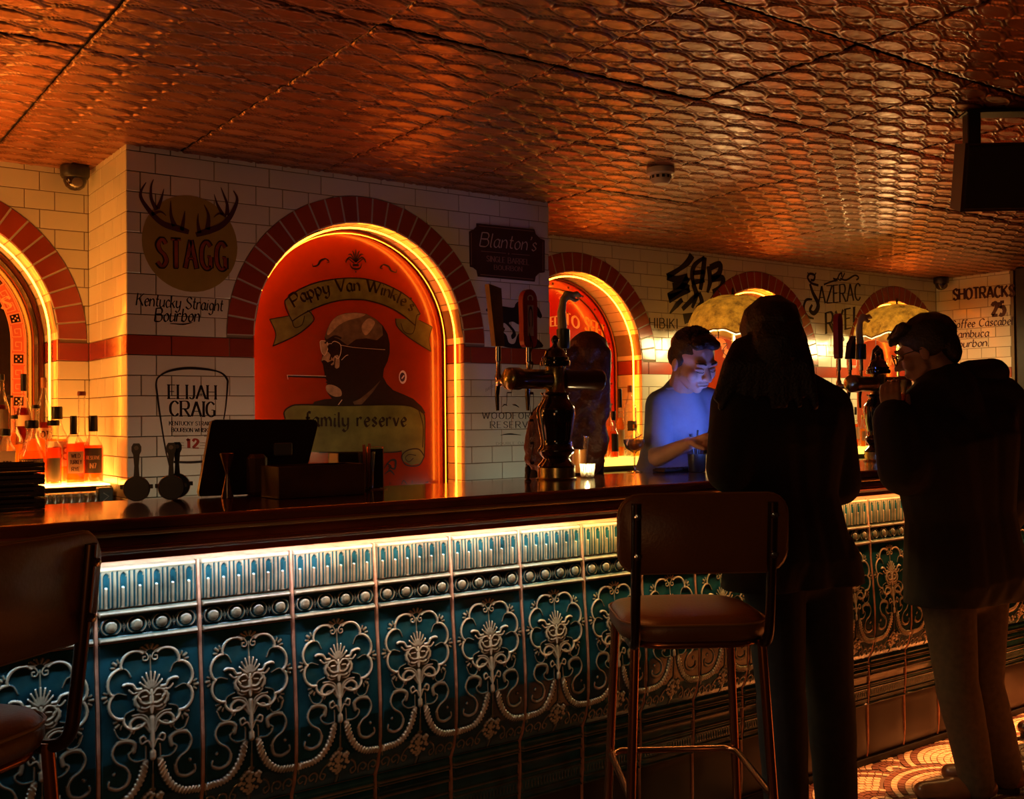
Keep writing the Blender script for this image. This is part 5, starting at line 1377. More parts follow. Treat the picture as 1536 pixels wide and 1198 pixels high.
def tap(parent, x, kind):
    # valve body in front of the tube, spout below, ferrule above
    n = MB().lathe([(.0005, 0), (.011, 0), (.011, .03), (.014, .034), (.014, .052), (.008, .056)], 14, (x, .036, .330), RX.inverted())
    autosmooth(fixn(n.build('tap_shank', chrome, parent)))
    MB().tube([(x, .085, .335), (x, .092, .312), (x+.001, .096, .285), (x+.001, .094, .235)], [.010, .009, .0075, .0055], 12).build('spout', mat('tap_steel', (.10, .08, .06), .2, .9), parent)
    o = MB().lathe([(.0005, .325), (.011, .325), (.012, .352), (.008, .360), (.0075, .400), (.011, .404), (.010, .452), (.0005, .453)], 14, (x, .086, 0)).build('ferrule', chrome, parent); autosmooth(fixn(o))
    HB = .453
    if kind == 'wood':
        P = [(-.019, 0), (.018, 0), (.022, .196), (-.028, .208)]
        h = MB().prism(P, lambda a, b: (x+a-.012*b/.16, .073, HB+b), lambda a, b: (x+a-.012*b/.16, .099, HB+b)).build('handle', handle_wood, parent)
        fixn(h); h['label'] = 'flat tan wooden tap handle'
    elif kind in ('red', 'redlong'):
        P = smooth_pts([(-.016, 0), (-.026, .02), (-.027, .10), (-.028, .165), (-.018, .192), (0, .200), (.018, .192), (.028, .165), (.027, .10), (.026, .02), (.016, 0)], 3)
        s = 1.10 if kind == 'red' else .62
        h = MB().prism(P, lambda a, b: (x+a*s, .073, HB+b), lambda a, b: (x+a*s, .099, HB+b)).build('handle', red_enam, parent); fixn(h); h['label'] = 'red paddle-shaped tap handle'
        if kind == 'red':
            pl = MB().box((x, .0715, HB+.092), (.024, .002, .106)).build('name_plate', mat('name_plate', (.42, .24, .17), .4), h)
            mb = MB(); lettering(mb, 'CAMDEN', lambda a, b: (x-.008+b*.016, .0700, HB+.140-a*.098), w=.17, nib=90, thin=.6, track=.2, ax=.098/text_width('CAMDEN', .2)/.016)
            mb.build('lettering', mat('plate_ink', (.03, .008, .006), .4), h)
            mb = MB(); mb.tube([(x+.0105*math.cos(t_), .0715, HB+.168+.0105*math.sin(t_)) for t_ in [i*.4-.6 for i in range(12)]], .0022, 6).build('horseshoe', mat('plate_pale', (.62, .48, .38), .4), h)
    elif kind == 'slant':
        P = [(-.018, 0), (.022, 0), (.030, .105), (-.004, .070)]
        h = MB().prism(P, lambda a, b: (x+a, .073, HB+b), lambda a, b: (x+a, .099, HB+b)).build('handle', blackp, parent); fixn(h); h['label'] = 'dark slant-topped tap handle'
    elif kind == 'hand':
        h = MB().lathe([(.0005, 0), (.021, 0), (.024, .004), (.024, .068), (.020, .070), (.0005, .070)], 20, (x, .086, HB)).build('handle', green_cuff, parent); autosmooth(fixn(h)); h['label'] = 'dark green cuff-shaped tap handle with a pale hand'
        blob('hand', hand_mesh(), [], skin_pale, h, .0030, 2, loc=(x-.004, .086, HB+.076))
    elif kind == 'ring':
        h = MB().tube([(x-.028, .086, HB), (x-.030, .086, .45), (x-.018, .086, .495), (x+.004, .086, .512), (x+.028, .086, .497), (x+.040, .086, .455), (x+.040, .086, .40)], .010, 12).build('handle', blackp, parent); autosmooth(h); h['label'] = 'black hoop-shaped tap handle'
def tower(px, py, label, taps, lean=0):
    p = at(px, py, 'y', 3.0)
    t = thing('beer_tower', label, 'beer tap', (p.x, 2.99, CT+.0008))
    autosmooth(MB().lathe([(.0005, 0), (.069, 0), (.070, .004), (.064, .007), (.064, .040), (.0005, .041)], 32).build('base_collar', brass, t))
    autosmooth(MB().lathe([(.0005, .041), (.064, .041), (.066, .046), (.050, .062), (.045, .070), (.052, .080), (.064, .094), (.064, .100), (.058, .106), (.052, .118), (.053, .135), (.060, .175), (.066, .215), (.067, .232), (.064, .246), (.052, .262), (.044, .275), (.043, .284), (.050, .289), (.052, .294), (.0005, .295)], 36).build('column', blackg, t), 60)
    autosmooth(MB().lathe([(.0005, .295), (.036, .295), (.033, .300), (.033, .378), (.036, .384), (.0005, .385)], 28).build('neck_band', brass, t))
    for s in (-1, 1):
        autosmooth(MB().lathe([(.0005, .030), (.031, .030), (.033, .034), (.033, .150), (.038, .156), (.038, .192), (.0005, .193)], 24, (0, 0, .340), RY if s > 0 else RY.inverted()).build('cross_tube', tube_m, t))
        autosmooth(MB().lathe([(.038, .193), (.036, .200), (.024, .210), (.0005, .214)], 24, (0, 0, .340), RY if s > 0 else RY.inverted(), cap=False).build('end_cap', brass, t))
    autosmooth(MB().lathe([(.0005, .385), (.050, .385), (.052, .392), (.052, .402), (.046, .406), (.047, .414), (.040, .420), (.034, .436), (.024, .446), (.012, .452), (.008, .462), (.013, .470), (.014, .478), (.008, .488), (.0005, .492)], 28).build('finial', blackg, t), 50)
    for x, k in taps: tap(t, x, k)
    t.scale = (1.06, 1.06, 1.06)
    return t
tower(832, 700, 'black beer tower with tan, red and green tap handles left of the bartender', ((-.178, 'wood'), (-.050, 'red'), (.105, 'hand')))
tower(1316, 650, 'black beer tower half hidden between the two customers', ((-.165, 'redlong'), (-.085, 'slant'), (-.005, 'hand'), (.115, 'ring')))

# ---- glasses
p = at(868, 712, 'z', CT)
t = thing('pint_glass', 'pint glass two thirds full of amber beer beside the beer tower', 'glass', (p.x, p.y, CT+.0008))
autosmooth(MB().lathe([(.0005, .001), (.029, 0), (.030, .004), (.041, .148), (.0395, .148), (.0285, .008), (.0005, .008)], 28, cap=False).build('glass_wall', glass_c, t))
autosmooth(MB().lathe([(.0005, .0085), (.028, .0085), (.0350, .098), (.0005, .098)], 28, cap=False).build('beer', mat('amber_beer', (.62, .24, .06), .3, coat=.5), t), 50)
p = at(857, 714, 'z', CT)
t = thing('candle_holder', 'small ribbed glass tea light burning in front of the pint glass', 'candle', (p.x-.004, p.y-.10, CT+.0008))
V = []; n = 24
mb = MB(); prof = [(.0005, .001), (.022, 0), (.024, .003), (.028, .050), (.0262, .050), (.0225, .006), (.0005, .006)]
for i in range(48):
    a = 2*PI*i/48
    for r_, z_ in prof: q = r_*(1+(.05 if i % 2 else -.03)*(r_ > .02)); mb.V.append((q*math.cos(a), q*math.sin(a), z_))
for i in range(48):
    j = (i+1) % 48
    for q in range(6): mb.F.append((i*7+q, j*7+q, j*7+q+1, i*7+q+1))
mb.build('glass_wall', glass('ribbed_glass', (.95, .98, .85), .62, (1, 1, .85), .05, .4), t)
MB().lathe([(.0005, .007), (.018, .007), (.018, .020), (.0005, .020)], 18).build('wax', mat('candle_wax', (.85, .80, .60), .5), t)
autosmooth(MB().lathe([(.0005, .021), (.0035, .026), (.0025, .034), (.0005, .042)], 10, cap=False).build('flame', emis('candle_flame', (1.0, .85, .45), 160.0), t))
cl = lamp('candle_light', 'POINT', (t.location.x, t.location.y, CT+.062), .8, (1.0, .62, .25), .008)
p = at(952, 708, 'z', CT)
t = thing('cocktail_glass', 'stemmed coupe glass with a dark garnish stick beside the bartender', 'glass', (p.x, p.y, CT+.0008))
autosmooth(MB().lathe([(.0005, .002), (.031, 0), (.032, .002), (.006, .006), (.0035, .012), (.0035, .072), (.010, .080), (.034, .094), (.043, .116), (.044, .130), (.0425, .130), (.040, .114), (.030, .098), (.0005, .086)], 28, cap=False).build('glass_wall', glass('smoky_glass', (.75, .72, .65), .75, (.6, .6, .5), .03, .5), t), 50)
autosmooth(MB().lathe([(.0005, .0885), (.027, .100), (.036, .112), (.0005, .112)], 24, cap=False).build('drink', LIQ['clear'], t))
MB().tube([(-.02, 0, .126), (.03, .01, .140), (.05, .012, .148)], .0022, 6).build('garnish_stick', blackp, t)
p = at(792, 722, 'z', CT)
t = MB().lathe([(.0005, 0), (.012, 0), (.012, .004), (.006, .010), (.007, .022), (.011, .036), (.010, .048), (.004, .056), (.0005, .058)], 16).build('stopper', blackp); t.location = (p.x, p.y, CT+.0006); autosmooth(fixn(t)); tag(t, 'small pointed black pourer standing on the bar left of the beer tower', 'pourer')

# tool pot in front of the bartender
p = at(1040, 706, 'y', 2.98)
t = thing('tool_pot', 'dark pot of bar tools in front of the bartender', 'tool holder', (p.x, 2.96, CT+.0008))
autosmooth(MB().lathe([(.0005, 0), (.032, 0), (.034, .004), (.036, .070), (.033, .070), (.031, .006), (.0005, .006)], 24).build('pot', blackp, t), 50)
for dx, dy, h_, k in ((-.020, .006, .150, .006), (.004, -.012, .125, .003), (.016, .010, .165, .004)):
    MB().tube([(dx*.4, dy*.4, .008), (dx*.8, dy, h_*.7), (dx*1.25, dy*1.2, h_)], [.003, .003, k], 8).build('bar_tool', mat('dark_steel'), t)
t = thing('drip_tray', 'low dark drip tray on the bar beside the tool pot', 'tray', (p.x-.02, 3.045, CT+.0008))
MB().box((0, 0, .006), (.22, .07, .012), bev=.003).build('tray_body', blackp, t)
for i in range(9): MB().box((-.096+i*.024, 0, .0135), (.008, .06, .003)).build('grille_bar', mat('dark_steel'), t)

# ---- umbrella lamps
foil = bpy.data.materials.new('crumpled_gold_foil'); foil.use_nodes = True; nt = foil.node_tree; L_ = nt.links
b_ = nt.nodes['Principled BSDF']; b_.inputs['Roughness'].default_value = .35; b_.inputs['Metallic'].default_value = .35
n_ = nt.nodes.new('ShaderNodeTexNoise'); n_.inputs['Scale'].default_value = 14; n_.inputs['Detail'].default_value = 8; n_.inputs['Roughness'].default_value = .7
tc_ = nt.nodes.new('ShaderNodeTexCoord'); L_.new(tc_.outputs['Object'], n_.inputs['Vector'])
cr_ = nt.nodes.new('ShaderNodeValToRGB'); cr_.color_ramp.elements[0].position = .32; cr_.color_ramp.elements[0].color = (.05, .018, .003, 1); cr_.color_ramp.elements[1].position = .68; cr_.color_ramp.elements[1].color = (.75, .46, .08, 1)
L_.new(n_.outputs[0], cr_.inputs[0]); L_.new(cr_.outputs[0], b_.inputs['Base Color'])
bp_ = nt.nodes.new('ShaderNodeBump'); bp_.inputs['Strength'].default_value = .8; bp_.inputs['Distance'].default_value = .03; L_.new(n_.outputs[0], bp_.inputs['Height']); L_.new(bp_.outputs[0], b_.inputs['Normal'])
tr_ = nt.nodes.new('ShaderNodeBsdfTranslucent'); L_.new(cr_.outputs[0], tr_.inputs[0]); mx_ = nt.nodes.new('ShaderNodeMixShader'); mx_.inputs[0].default_value = .24
L_.new(b_.outputs[0], mx_.inputs[1]); L_.new(tr_.outputs[0], mx_.inputs[2]); L_.new(mx_.outputs[0], nt.nodes['Material Output'].inputs[0])
def umbrella(px, py_rim, py_top, R, label, power):
    Y = 4.43; p = at(px, py_rim, 'y', Y); pt = at(px, py_top, 'y', Y)
    t = thing('umbrella_lamp', label, 'lamp', (p.x, Y, 1.1212))
    z0 = p.z-1.1212; H = pt.z-p.z
    V = []; F = []; nr, na = 14, 64
    for i in range(nr+1):
        for j in range(na):
            a = 2*PI*j/na; q = i/nr
            sc = 1-.05*abs(math.sin(4*a))*q**3
            n3 = mnoise.noise(Vector((3*q*math.cos(a), 3*q*math.sin(a), px)))*.018+mnoise.noise(Vector((9*q*math.cos(a), 9*q*math.sin(a), px)))*.009
            r = R*math.sin(q*PI/2)*sc; z = H*math.cos(q*PI/2)**.9+n3*(.4+q*.6)-.02*abs(math.sin(4*a))*0+.03*(1-abs(math.sin(4*a)))*(-q**4)
            V.append((r*math.cos(a), r*math.sin(a), z0+z))
    for i in range(nr):
        for j in range(na): F.append((i*na+j, i*na+(j+1) % na, (i+1)*na+(j+1) % na, (i+1)*na+j))
    mesh('shade', V, F, foil, t, True)
    V2 = [(x*.985, y*.985, z-.012) for x, y, z in V]
    mesh('lining', V2, F, glass('grey_lilac_lining', (.5, .45, .45), .25, (.75, .68, .62), .5, .02), t, True)
    rim = V[nr*na:]; MB().tube(rim, .004, 6, closed=True).build('rim_cord', mat('dark_red_cord', (.12, .02, .01), .6), t)
    MB().tube([(0, 0, .02), (0, 0, z0+H-.01)], .011, 10).build('stem', brass, t)
    autosmooth(MB().lathe([(.0005, z0+H-.006), (.014, z0+H-.004), (.006, z0+H+.014), (.009, z0+H+.026), (.0005, z0+H+.05)], 12).build('tip', blackp, t))
    autosmooth(MB().lathe([(.0005, 0), (.085, 0), (.088, .008), (.030, .022), (.012, .040), (.0005, .042)], 28).build('base', brass, t))
    for k in range(8):
        a = PI/8+k*PI/4; MB().tube([(0, 0, z0+H*.35), (R*.5*math.cos(a), R*.5*math.sin(a), z0+H*.72-.02)], .003, 6).build('rib', chrome, t)
        MB().tube([(R*.9*math.cos(a), R*.9*math.sin(a), z0+.0), (R*.9*math.cos(a), R*.9*math.sin(a), z0-.06)], [.004, .002], 6).build('tassel', mat('dark_tassel', (.05, .02, .02), .6), t)
    autosmooth(MB().lathe([(.0005, -.03), (.018, -.022), (.024, 0), (.018, .022), (.008, .034), (.0005, .036)], 16, (0, -.03, z0+.03), cap=False).build('bulb', emis('umbrella_bulb', (1.0, .72, .26), power*.10), t))
    l = bpy.data.lights.new('umbrella_light', 'POINT'); l.energy = power; l.color = (1.0, .70, .26); l.shadow_soft_size = .09
    lo = bpy.data.objects.new('umbrella_light', l); C.objects.link(lo); lo.location = (p.x, Y-.02, 1.1212+z0-.05)
    return t
umbrella(1100, 497, 442, .285, 'crumpled gold umbrella lamp behind the bartender', 27)
umbrella(1346, 502, 457, .30, 'crumpled gold umbrella lamp beyond the customer in the coat', 27)

# ---- ceiling fittings
p = at(991, 250, 'z', CEIL)
t = thing('smoke_detector', 'white smoke detector hanging below the copper ceiling', 'smoke detector', (p.x, p.y, CEIL-.006))
wp = mat('white_plastic', (.55, .48, .42), .4)
autosmooth(fixn(MB().lathe([(.0005, -.001), (.058, -.001), (.060, -.006), (.058, -.024), (.050, -.030), (.0005, -.031)], 32).build('base', wp, t)))
autosmooth(fixn(MB().lathe([(.044, -.030), (.044, -.046), (.038, -.060), (.030, -.068), (.0005, -.070)], 32, cap=False).build('sensor', wp, t)))
for i in range(12):
    a = 2*PI*i/12; MB().box((.0445*math.cos(a), .0445*math.sin(a), -.040), (.003, .012, .012), a).build('vent', blackp, t)
def dome(px, py, label, Y, X=None):
    q = at(px, py, 'z', CEIL) if X is None else Vector((X, Y, CEIL)); q.y = Y
    t = thing('dome_camera', label, 'camera', (q.x, q.y, CEIL-.006))
    autosmooth(fixn(MB().lathe([(.0005, -.001), (.056, -.001), (.058, -.008), (.056, -.040), (.050, -.048), (.0005, -.048)], 28).build('housing', blackp, t)))
    autosmooth(fixn(MB().lathe([(.046, -.046), (.045, -.062), (.036, -.082), (.020, -.094), (.0005, -.098)], 28, cap=False).build('dome', mat('smoked_dome', (.02, .012, .010), .08), t)))
    autosmooth(fixn(MB().lathe([(.020, 0), (.022, .010), (.014, .014), (.0005, .014)], 18, (0, -.030, -.066), Matrix.Rotation(2.1, 3, 'X'), cap=False).build('lens_ring', mat('lens_grey', (.07, .05, .045), .2), t)))
dome(110, 250, 'black dome camera at the left where the ceiling meets the recess wall', 4.52)
dome(1418, 420, 'black dome camera in the far corner above the drinks list', 4.66, 7.50)
# hanging loudspeaker
p = at(1505, 215, 'z', 2.40)
t = thing('loudspeaker', 'dark red-brown loudspeaker hanging from the ceiling at the right edge', 'speaker', (3.52, 1.93, CEIL-.006), math.radians(-38))
A = Matrix.Rotation(math.radians(14), 3, 'X')
spk = mat('red_brown_speaker_case', (.045, .010, .006), .5)
P = [(-.17, -.10), (.17, -.10), (.12, .13), (-.12, .13)]
mb = MB(); mb.prism(P, lambda a, b: A @ Vector((a, b, -.335))+Vector((0, 0, 0)), lambda a, b: A @ Vector((a, b, -.105))); fixn(mb.build('cabinet', spk, t))
mb = MB().box(A @ Vector((0, -.106, -.22)), (.325, .010, .215), M=A, bev=.004); mb.build('grille', mat('black_grille', (.005, .004, .004), .8, bump=.4, bscale=400), t)
for s in (-1, 1): MB().box((s*.12, .0, -.10), (.045, .05, .20), bev=.003).build('bracket_arm', blackp, t)
MB().box((0, 0, -.006), (.30, .08, .010), bev=.002).build('bracket_plate', blackp, t)

# ================================================================== bar stools
vinyl = mat('brown_vinyl', (.16, .062, .018), .38, var=.15, vscale=6, bump=.12, bscale=120)
vin_edge = mat('ochre_piping', (.24, .12, .035), .45)
copper_t = mat('copper_tube', (.42, .15, .055), .24, .9)
def stool(loc, az, label):
    """faces local +Y; seat top at 0.875"""
    t = thing('bar_stool', label, 'stool', loc, az-PI/2)
    H = .925; W = .20
    # seat cushion: rounded square
    def rsq(w, d, r, n=6, c=(0, 0)):
        P = []
        for sx, sy, a0 in ((1, 1, 0), (-1, 1, 90), (-1, -1, 180), (1, -1, 270)):
            for i in range(n+1):
                a = math.radians(a0+90*i/n); P.append((c[0]+sx*(w-r)+r*math.cos(a), c[1]+sy*(d-r)+r*math.sin(a)))
        return P
    rings = [(.82, H-.066), (.97, H-.060), (1.0, H-.046), (1.0, H-.030), (.985, H-.020), (.93, H-.006), (.80, H+.001), (.5, H+.005), (.15, H+.006)]
    V = []; F = []
    for k, z in rings: V += [(x*k, y*k+.01, z) for x, y in rsq(.195, .195, .11)]
    n = len(rsq(1, 1, .1)); 
    for i in range(len(rings)-1):
        for j in range(n): F.append((i*n+j, i*n+(j+1) % n, (i+1)*n+(j+1) % n, (i+1)*n+j))
    F.append(tuple(range(n))[::-1]); F.append(tuple((len(rings)-1)*n+j for j in range(n)))
    seat = mesh('seat', V, F, vinyl, t, True)
    MB().tube([(x*1.0, y*1.0+.01, H-.018) for x, y in rsq(.195, .195, .11)], .0035, 6, closed=True).build('piping', vin_edge, seat)
    # frame
    legs = []
    for sx, sy in ((-1, 1), (1, 1), (-1, -1), (1, -1)):
        top = Vector((sx*.165, sy*.165+.01, H-.062)); bot = Vector((sx*.205, sy*.215+.01, 0.0))
        b = MB()
        if sy < 0:   # rear legs run up as the backrest posts
            b.tube([top+Vector((0, 0, 0)), top.lerp(bot, .5), bot+Vector((0, 0, .006))], .0125, 12)
        else: b.tube([top, top.lerp(bot, .5), bot+Vector((0, 0, .006))], .0125, 12)
        autosmooth(b.build('leg', copper_t, t)); 
        autosmooth(MB().lathe([(.0005, 0), (.016, 0), (.017, .004), (.014, .022), (.0005, .022)], 14, bot).build('rubber_foot', mat('rubber_and_toe_shade'), t))
    def onleg(sx, sy, z):
        top = Vector((sx*.165, sy*.165+.01, H-.062)); bot = Vector((sx*.205, sy*.215+.01, 0.0)); return bot.lerp(top, z/(H-.062))
    z = .47; ring = [onleg(-1, -1, z-.005), onleg(-1, 1, z), onleg(1, 1, z), onleg(1, -1, z-.005)]
    b = MB(); P = []
    c_ = [(ring[0]), ring[1]+Vector((.0, -.03, 0)), ring[1]+Vector((.03, 0.006, 0)), ring[2]+Vector((-.03, .006, 0)), ring[2]+Vector((0, -.03, 0)), ring[3]]
    b.tube(c_, .0095, 10); autosmooth(b.build('footrest', copper_t, t), 60)
    b = MB(); b.tube([ring[0]+Vector((0, 0, -.02)), ring[3]+Vector((0, 0, -.02))], .009, 10); b.build('crossbar', copper_t, t)
    b = MB(); b.tube([(x, y+.01, H-.072) for x, y in rsq(.17, .17, .09)], .010, 10, closed=True); autosmooth(b.build('seat_ring', copper_t, t))
    # posts (flattened tube) and backrest
    bk = -.20
    for s in (-1, 1):
        path = [(s*.165, -.06, H-.075), (s*.168, -.16, H-.070), (s*.170, -.200, H-.045), (s*.172, -.212, H+.02), (s*.172, -.225, H+.11), (s*.172, -.247, H+.30)]
        autosmooth(MB().tube(smooth_pts(path, 5), .0125, 12).build('back_post', mat('dark_tube', (.07, .035, .018), .3, .8), t))
    V = []; F = []; N = 18
    P = rsq(.215, .10, .055, 5)
    def bend(x, z, d):
        y = -.238-.10*(z)*.9+.35*(x**2)*1.0*-1*-1*0-.0; y = -.232-.22*(z-.10)*.45-.06+ .06
        return (x, y+.30*(.215**2-x**2)*-1+d, H+.222+z)
    for k, d in ((.97, -.012), (1.0, -.006), (1.0, .008), (.97, .016), (.6, .020), (.1, .021)):
        V += [bend(x*k, z_*k, d) for x, z_ in P]
    n = len(P)
    for i in range(5):
        for j in range(n): F.append((i*n+j, i*n+(j+1) % n, (i+1)*n+(j+1) % n, (i+1)*n+j))
    F.append(tuple(range(n))[::-1]); F.append(tuple(5*n+j for j in range(n)))
    br = mesh('backrest', V, F, vinyl, t, True); fixn(br)
    MB().tube([bend(x*1.0, z_*1.0, 0) for x, z_ in P], .0035, 6, closed=True).build('piping', vin_edge, br)
    for s in (-1, 1):
        for z_ in (-.055, .045):
            x, y, zz = bend(s*.172, z_, 0)
            autosmooth(MB().lathe([(.0005, -.006), (.008, -.004), (.0085, .006), (.0005, .006)], 12, (x, y-.028, zz), RX.inverted()).build('bolt', chrome, t))
    return t
def ground(px, py, z): q = at(px, py, 'z', z); return q
q = ray(1028, 922); c = Vector((0, 0, CAM_Z))+q*2.86
stool((c.x, c.y, 0.0006), math.radians(57), 'brown bar stool facing the bar in the middle of the picture')
q = ray(-145, 1120); c = Vector((0, 0, CAM_Z))+q*1.80
stool((c.x, c.y, 0.0006), math.radians(126), 'brown bar stool cut off by the left edge of the picture')

# ================================================================== people
def W(px, py, d): return Vector((0, 0, CAM_Z))+ray(px, py)*d
def azv(a): a = math.radians(a); return Vector((math.cos(a), math.sin(a), 0))
def hand_caps(wr, d, n, curl, side=1, k=1.05, spread=0.0):
    """palm, four fingers and thumb; d towards the fingers, n the way the palm faces, side +1 puts the thumb on s"""
    d = d.normalized(); n = (n-d*n.dot(d)).normalized(); s = d.cross(n)*side; out = []
    for o in (-.026, -.009, .009, .026): out.append((wr+s*o*.7, wr+d*.085*k+s*o*1.05, .0145*k, .0115*k))
    for o, l in ((.030, .92), (.010, 1.0), (-.010, .94), (-.028, .76)):
        b = wr+d*.086*k+s*o; a1 = curl*.9; a2 = curl*1.9; a3 = curl*2.6
        v1 = d*math.cos(a1)+n*math.sin(a1)+s*spread*o*12; v2 = d*math.cos(a2)+n*math.sin(a2); v3 = d*math.cos(a3)+n*math.sin(a3)
        p1 = b+v1*.040*l*k; p2 = p1+v2*.026*l*k; p3 = p2+v3*.018*l*k
        out += [(b, p1, .0098*k, .0088*k), (p1, p2, .0088*k, .0078*k), (p2, p3, .0078*k, .0066*k)]
    t0 = wr+d*.022*k+s*.026; t1 = t0+(d*.55+s*.55+n*.55).normalized()*.042*k; t2 = t1+(d*.75+n*.65*min(1, curl+.3)).normalized()*.036*k
    out += [(t0, t1, .0145*k, .0115*k), (t1, t2, .0108*k, .0082*k)]
    return out
def person(label, J, skin, top_m, leg_m, shoe_m, hair, face=True, voxel=.006, coat=0.0, collar=False, hands=((0, 0),), short=False, group=None, tf=1.0):
    """J: joints in world space. Body = one continuous mesh, clothes and hair are children."""
    base = Vector((J['pelvis'].x, J['pelvis'].y, 0.0)); t = thing('person', label, 'person', (base.x, base.y, 0.0), 0, group)
    rel = lambda v: v-base
    hc = rel(J['head']); R = Matrix.Rotation(math.radians(J['haz']-90), 3, 'Z') @ Matrix.Rotation(math.radians(J.get('hroll', 0)), 3, 'Y') @ Matrix.Rotation(math.radians(J['hpitch']), 3, 'X')
    K = 1.05; hp = lambda x, y, z: hc+R @ (Vector((x, y, z))*K)
    E = lambda x, y, z, a, b, c: (hp(x, y, z), (a*K, b*K, c*K), R)
    caps, ells = [], []
    ells += [E(0, -.012, .032, .076, .096, .088), E(0, .028, -.030, .062, .064, .078), E(0, .036, -.072, .044, .044, .036), E(0, .058, -.094, .020, .017, .016),
             E(.040, .058, -.030, .026, .026, .030), E(-.040, .058, -.030, .026, .026, .030), E(.078, -.008, -.014, .009, .018, .031), E(-.078, -.008, -.014, .009, .018, .031)]
    caps += [(hp(0, .086, .006), hp(0, .112, -.030), .0075*K, .0125*K), (hp(-.012, .098, -.034), hp(.012, .098, -.034), .008*K, .008*K), (hp(-.040, .078, .020), hp(.040, .078, .020), .0115*K, .0115*K),
             (hp(-.020, .084, -.060), hp(.020, .084, -.060), .0075*K, .0075*K), (hp(-.015, .084, -.070), hp(.015, .084, -.070), .0080*K, .0080*K), (hp(-.046, .01, -.060), hp(-.030, .045, -.086), .018, .014), (hp(.046, .01, -.060), hp(.030, .045, -.086), .018, .014)]
    nk = rel(J['neck']); caps += [(hp(0, -.025, -.06), nk, .056, .062)]
    sl, sr, ch, wa, pe = rel(J['shl']), rel(J['shr']), rel(J['chest']), rel(J['waist']), rel(J['pelvis'])
    def torso(g):
        c = [(nk, sl, .050+g, .050+g), (nk, sr, .050+g, .050+g), (sl, sr, .052+g, .052+g)]
        lat = (sr-sl).normalized()
        for o in (-.085, 0, .085): c += [(ch+lat*o*1.1*tf+Vector((0, 0, .06)), wa+lat*o*.75*tf, .098*tf+g, .085*tf+g), (wa+lat*o*.75*tf, pe+lat*o*.95*tf, .085*tf+g, .098*tf+g)]
        c += [(sl*.75+ch*.25, ch+lat*-.07, .07+g, .095+g), (sr*.75+ch*.25, ch+lat*.07, .07+g, .095+g), (nk, ch, .07+g, .10+g)]
        return c
    def arm(s, g0, g1, full=True, upto=1.0):
        S, Eb, Wr = rel(J['sh'+s]), rel(J['el'+s]), rel(J['wr'+s])
        c = [(S, Eb, .052+g0, .041+g0)]
        if full: c.append((Eb, Eb.lerp(Wr, upto), .041+g1, (.041+(.027-.041)*upto)+g1))
        return c
    def leg(s, g0, g1):
        H, Kn, An = rel(J['hip'+s]), rel(J['kn'+s]), rel(J['an'+s])
        return [(H, Kn, .086+g0, .058+g0), (Kn, An.lerp(Kn, .72), .058+g1, .056+g1), (An.lerp(Kn, .72), An, .056+g1, .037+g1)]
    caps += torso(-.010)+arm('l', -.004, -.002)+arm('r', -.004, -.002)+leg('l', -.006, -.004)+leg('r', -.006, -.004)
    for s, sd in (('l', 1), ('r', -1)):
        hd = J['hand'+s]; caps += hand_caps(rel(J['wr'+s]), hd[0], hd[1], hd[2], hd[3])
        An = rel(J['an'+s]); f = azv(J['foot'+s]); caps.append((An-Vector((0, 0, .03)), Vector((An.x, An.y, .035))+f*.14, .034, .026))
    blob('body', caps, ells, skin, t, voxel, 2, .5)
    # face details
    if face:
        dk = mat('lash_dark', (.02, .012, .01), .6)
        for sx in (-1, 1):
            lid = blob('eyelid', [(hp(sx*.020, .0845, -.001), hp(sx*.043, .0765, -.001), .0070*K, .0065*K)], [], skin, t, .0025, 1)
            MB().tube([hp(sx*.016, .0925, -.007), hp(sx*.024, .0948, -.0095), (hp(sx*.036, .0905, -.0095)), hp(sx*.047, .0835, -.0065)], .0013, 6).build('lashes', dk, lid)
            MB().tube([hp(sx*.013, .0925, .022), hp(sx*.030, .0930, .029), hp(sx*.050, .0780, .024)], [.0035, .0040, .002], 8).build('eyebrow', mat('brow_brown', (.03, .015, .008), .8), t)
        MB().tube([hp(-.024, .0885, -.0650), hp(-.010, .0935, -.0645), hp(0, .094, -.0652), hp(.010, .0935, -.0645), hp(.024, .0885, -.0650)], .0014, 6).build('mouth_line', mat('lip_dark', (.12, .03, .025), .5), t)
    # clothes
    g = .012+coat
    if short: tc = torso(g-.002)+[(rel(J['shl']), rel(J['shl']).lerp(rel(J['ell']), .72), .062, .060), (rel(J['shr']), rel(J['shr']).lerp(rel(J['elr']), .72), .062, .060)]
    else: tc = torso(g)+arm('l', g+.002, g)+arm('r', g+.002, g)
    if coat:
        lat = (sr-sl).normalized(); lo = J.get('hem', .75); fr = Vector((-lat.y, lat.x, 0))
        for o in (-.11, 0, .11):
            top = pe+lat*o; b = Vector((pe.x, pe.y, lo))+lat*o*1.25+Vector(J.get('hemoff', (0, 0, 0)))
            tc.append((top, b, .115+coat*.6, .115+coat*.4))
    jk = blob('t_shirt' if short else 'jacket', tc, [], top_m, t, .009, 3, .5)
    # trim the underside of the jacket to a clean hem
    hz = J.get('hem', pe.z-.08)-.0
    def cut(o, z):
        bm = bmesh.new(); bm.from_mesh(o.data); geo = bm.verts[:]+bm.edges[:]+bm.faces[:]
        bmesh.ops.bisect_plane(bm, geom=geo, plane_co=(0, 0, z), plane_no=(0, 0, 1), clear_inner=True)
        e = [x for x in bm.edges if x.is_boundary]; bmesh.ops.holes_fill(bm, edges=e, sides=0)
        bm.to_mesh(o.data); bm.free(); o.data.polygons.foreach_set('use_smooth', [True]*len(o.data.polygons))
    cut(jk, hz)
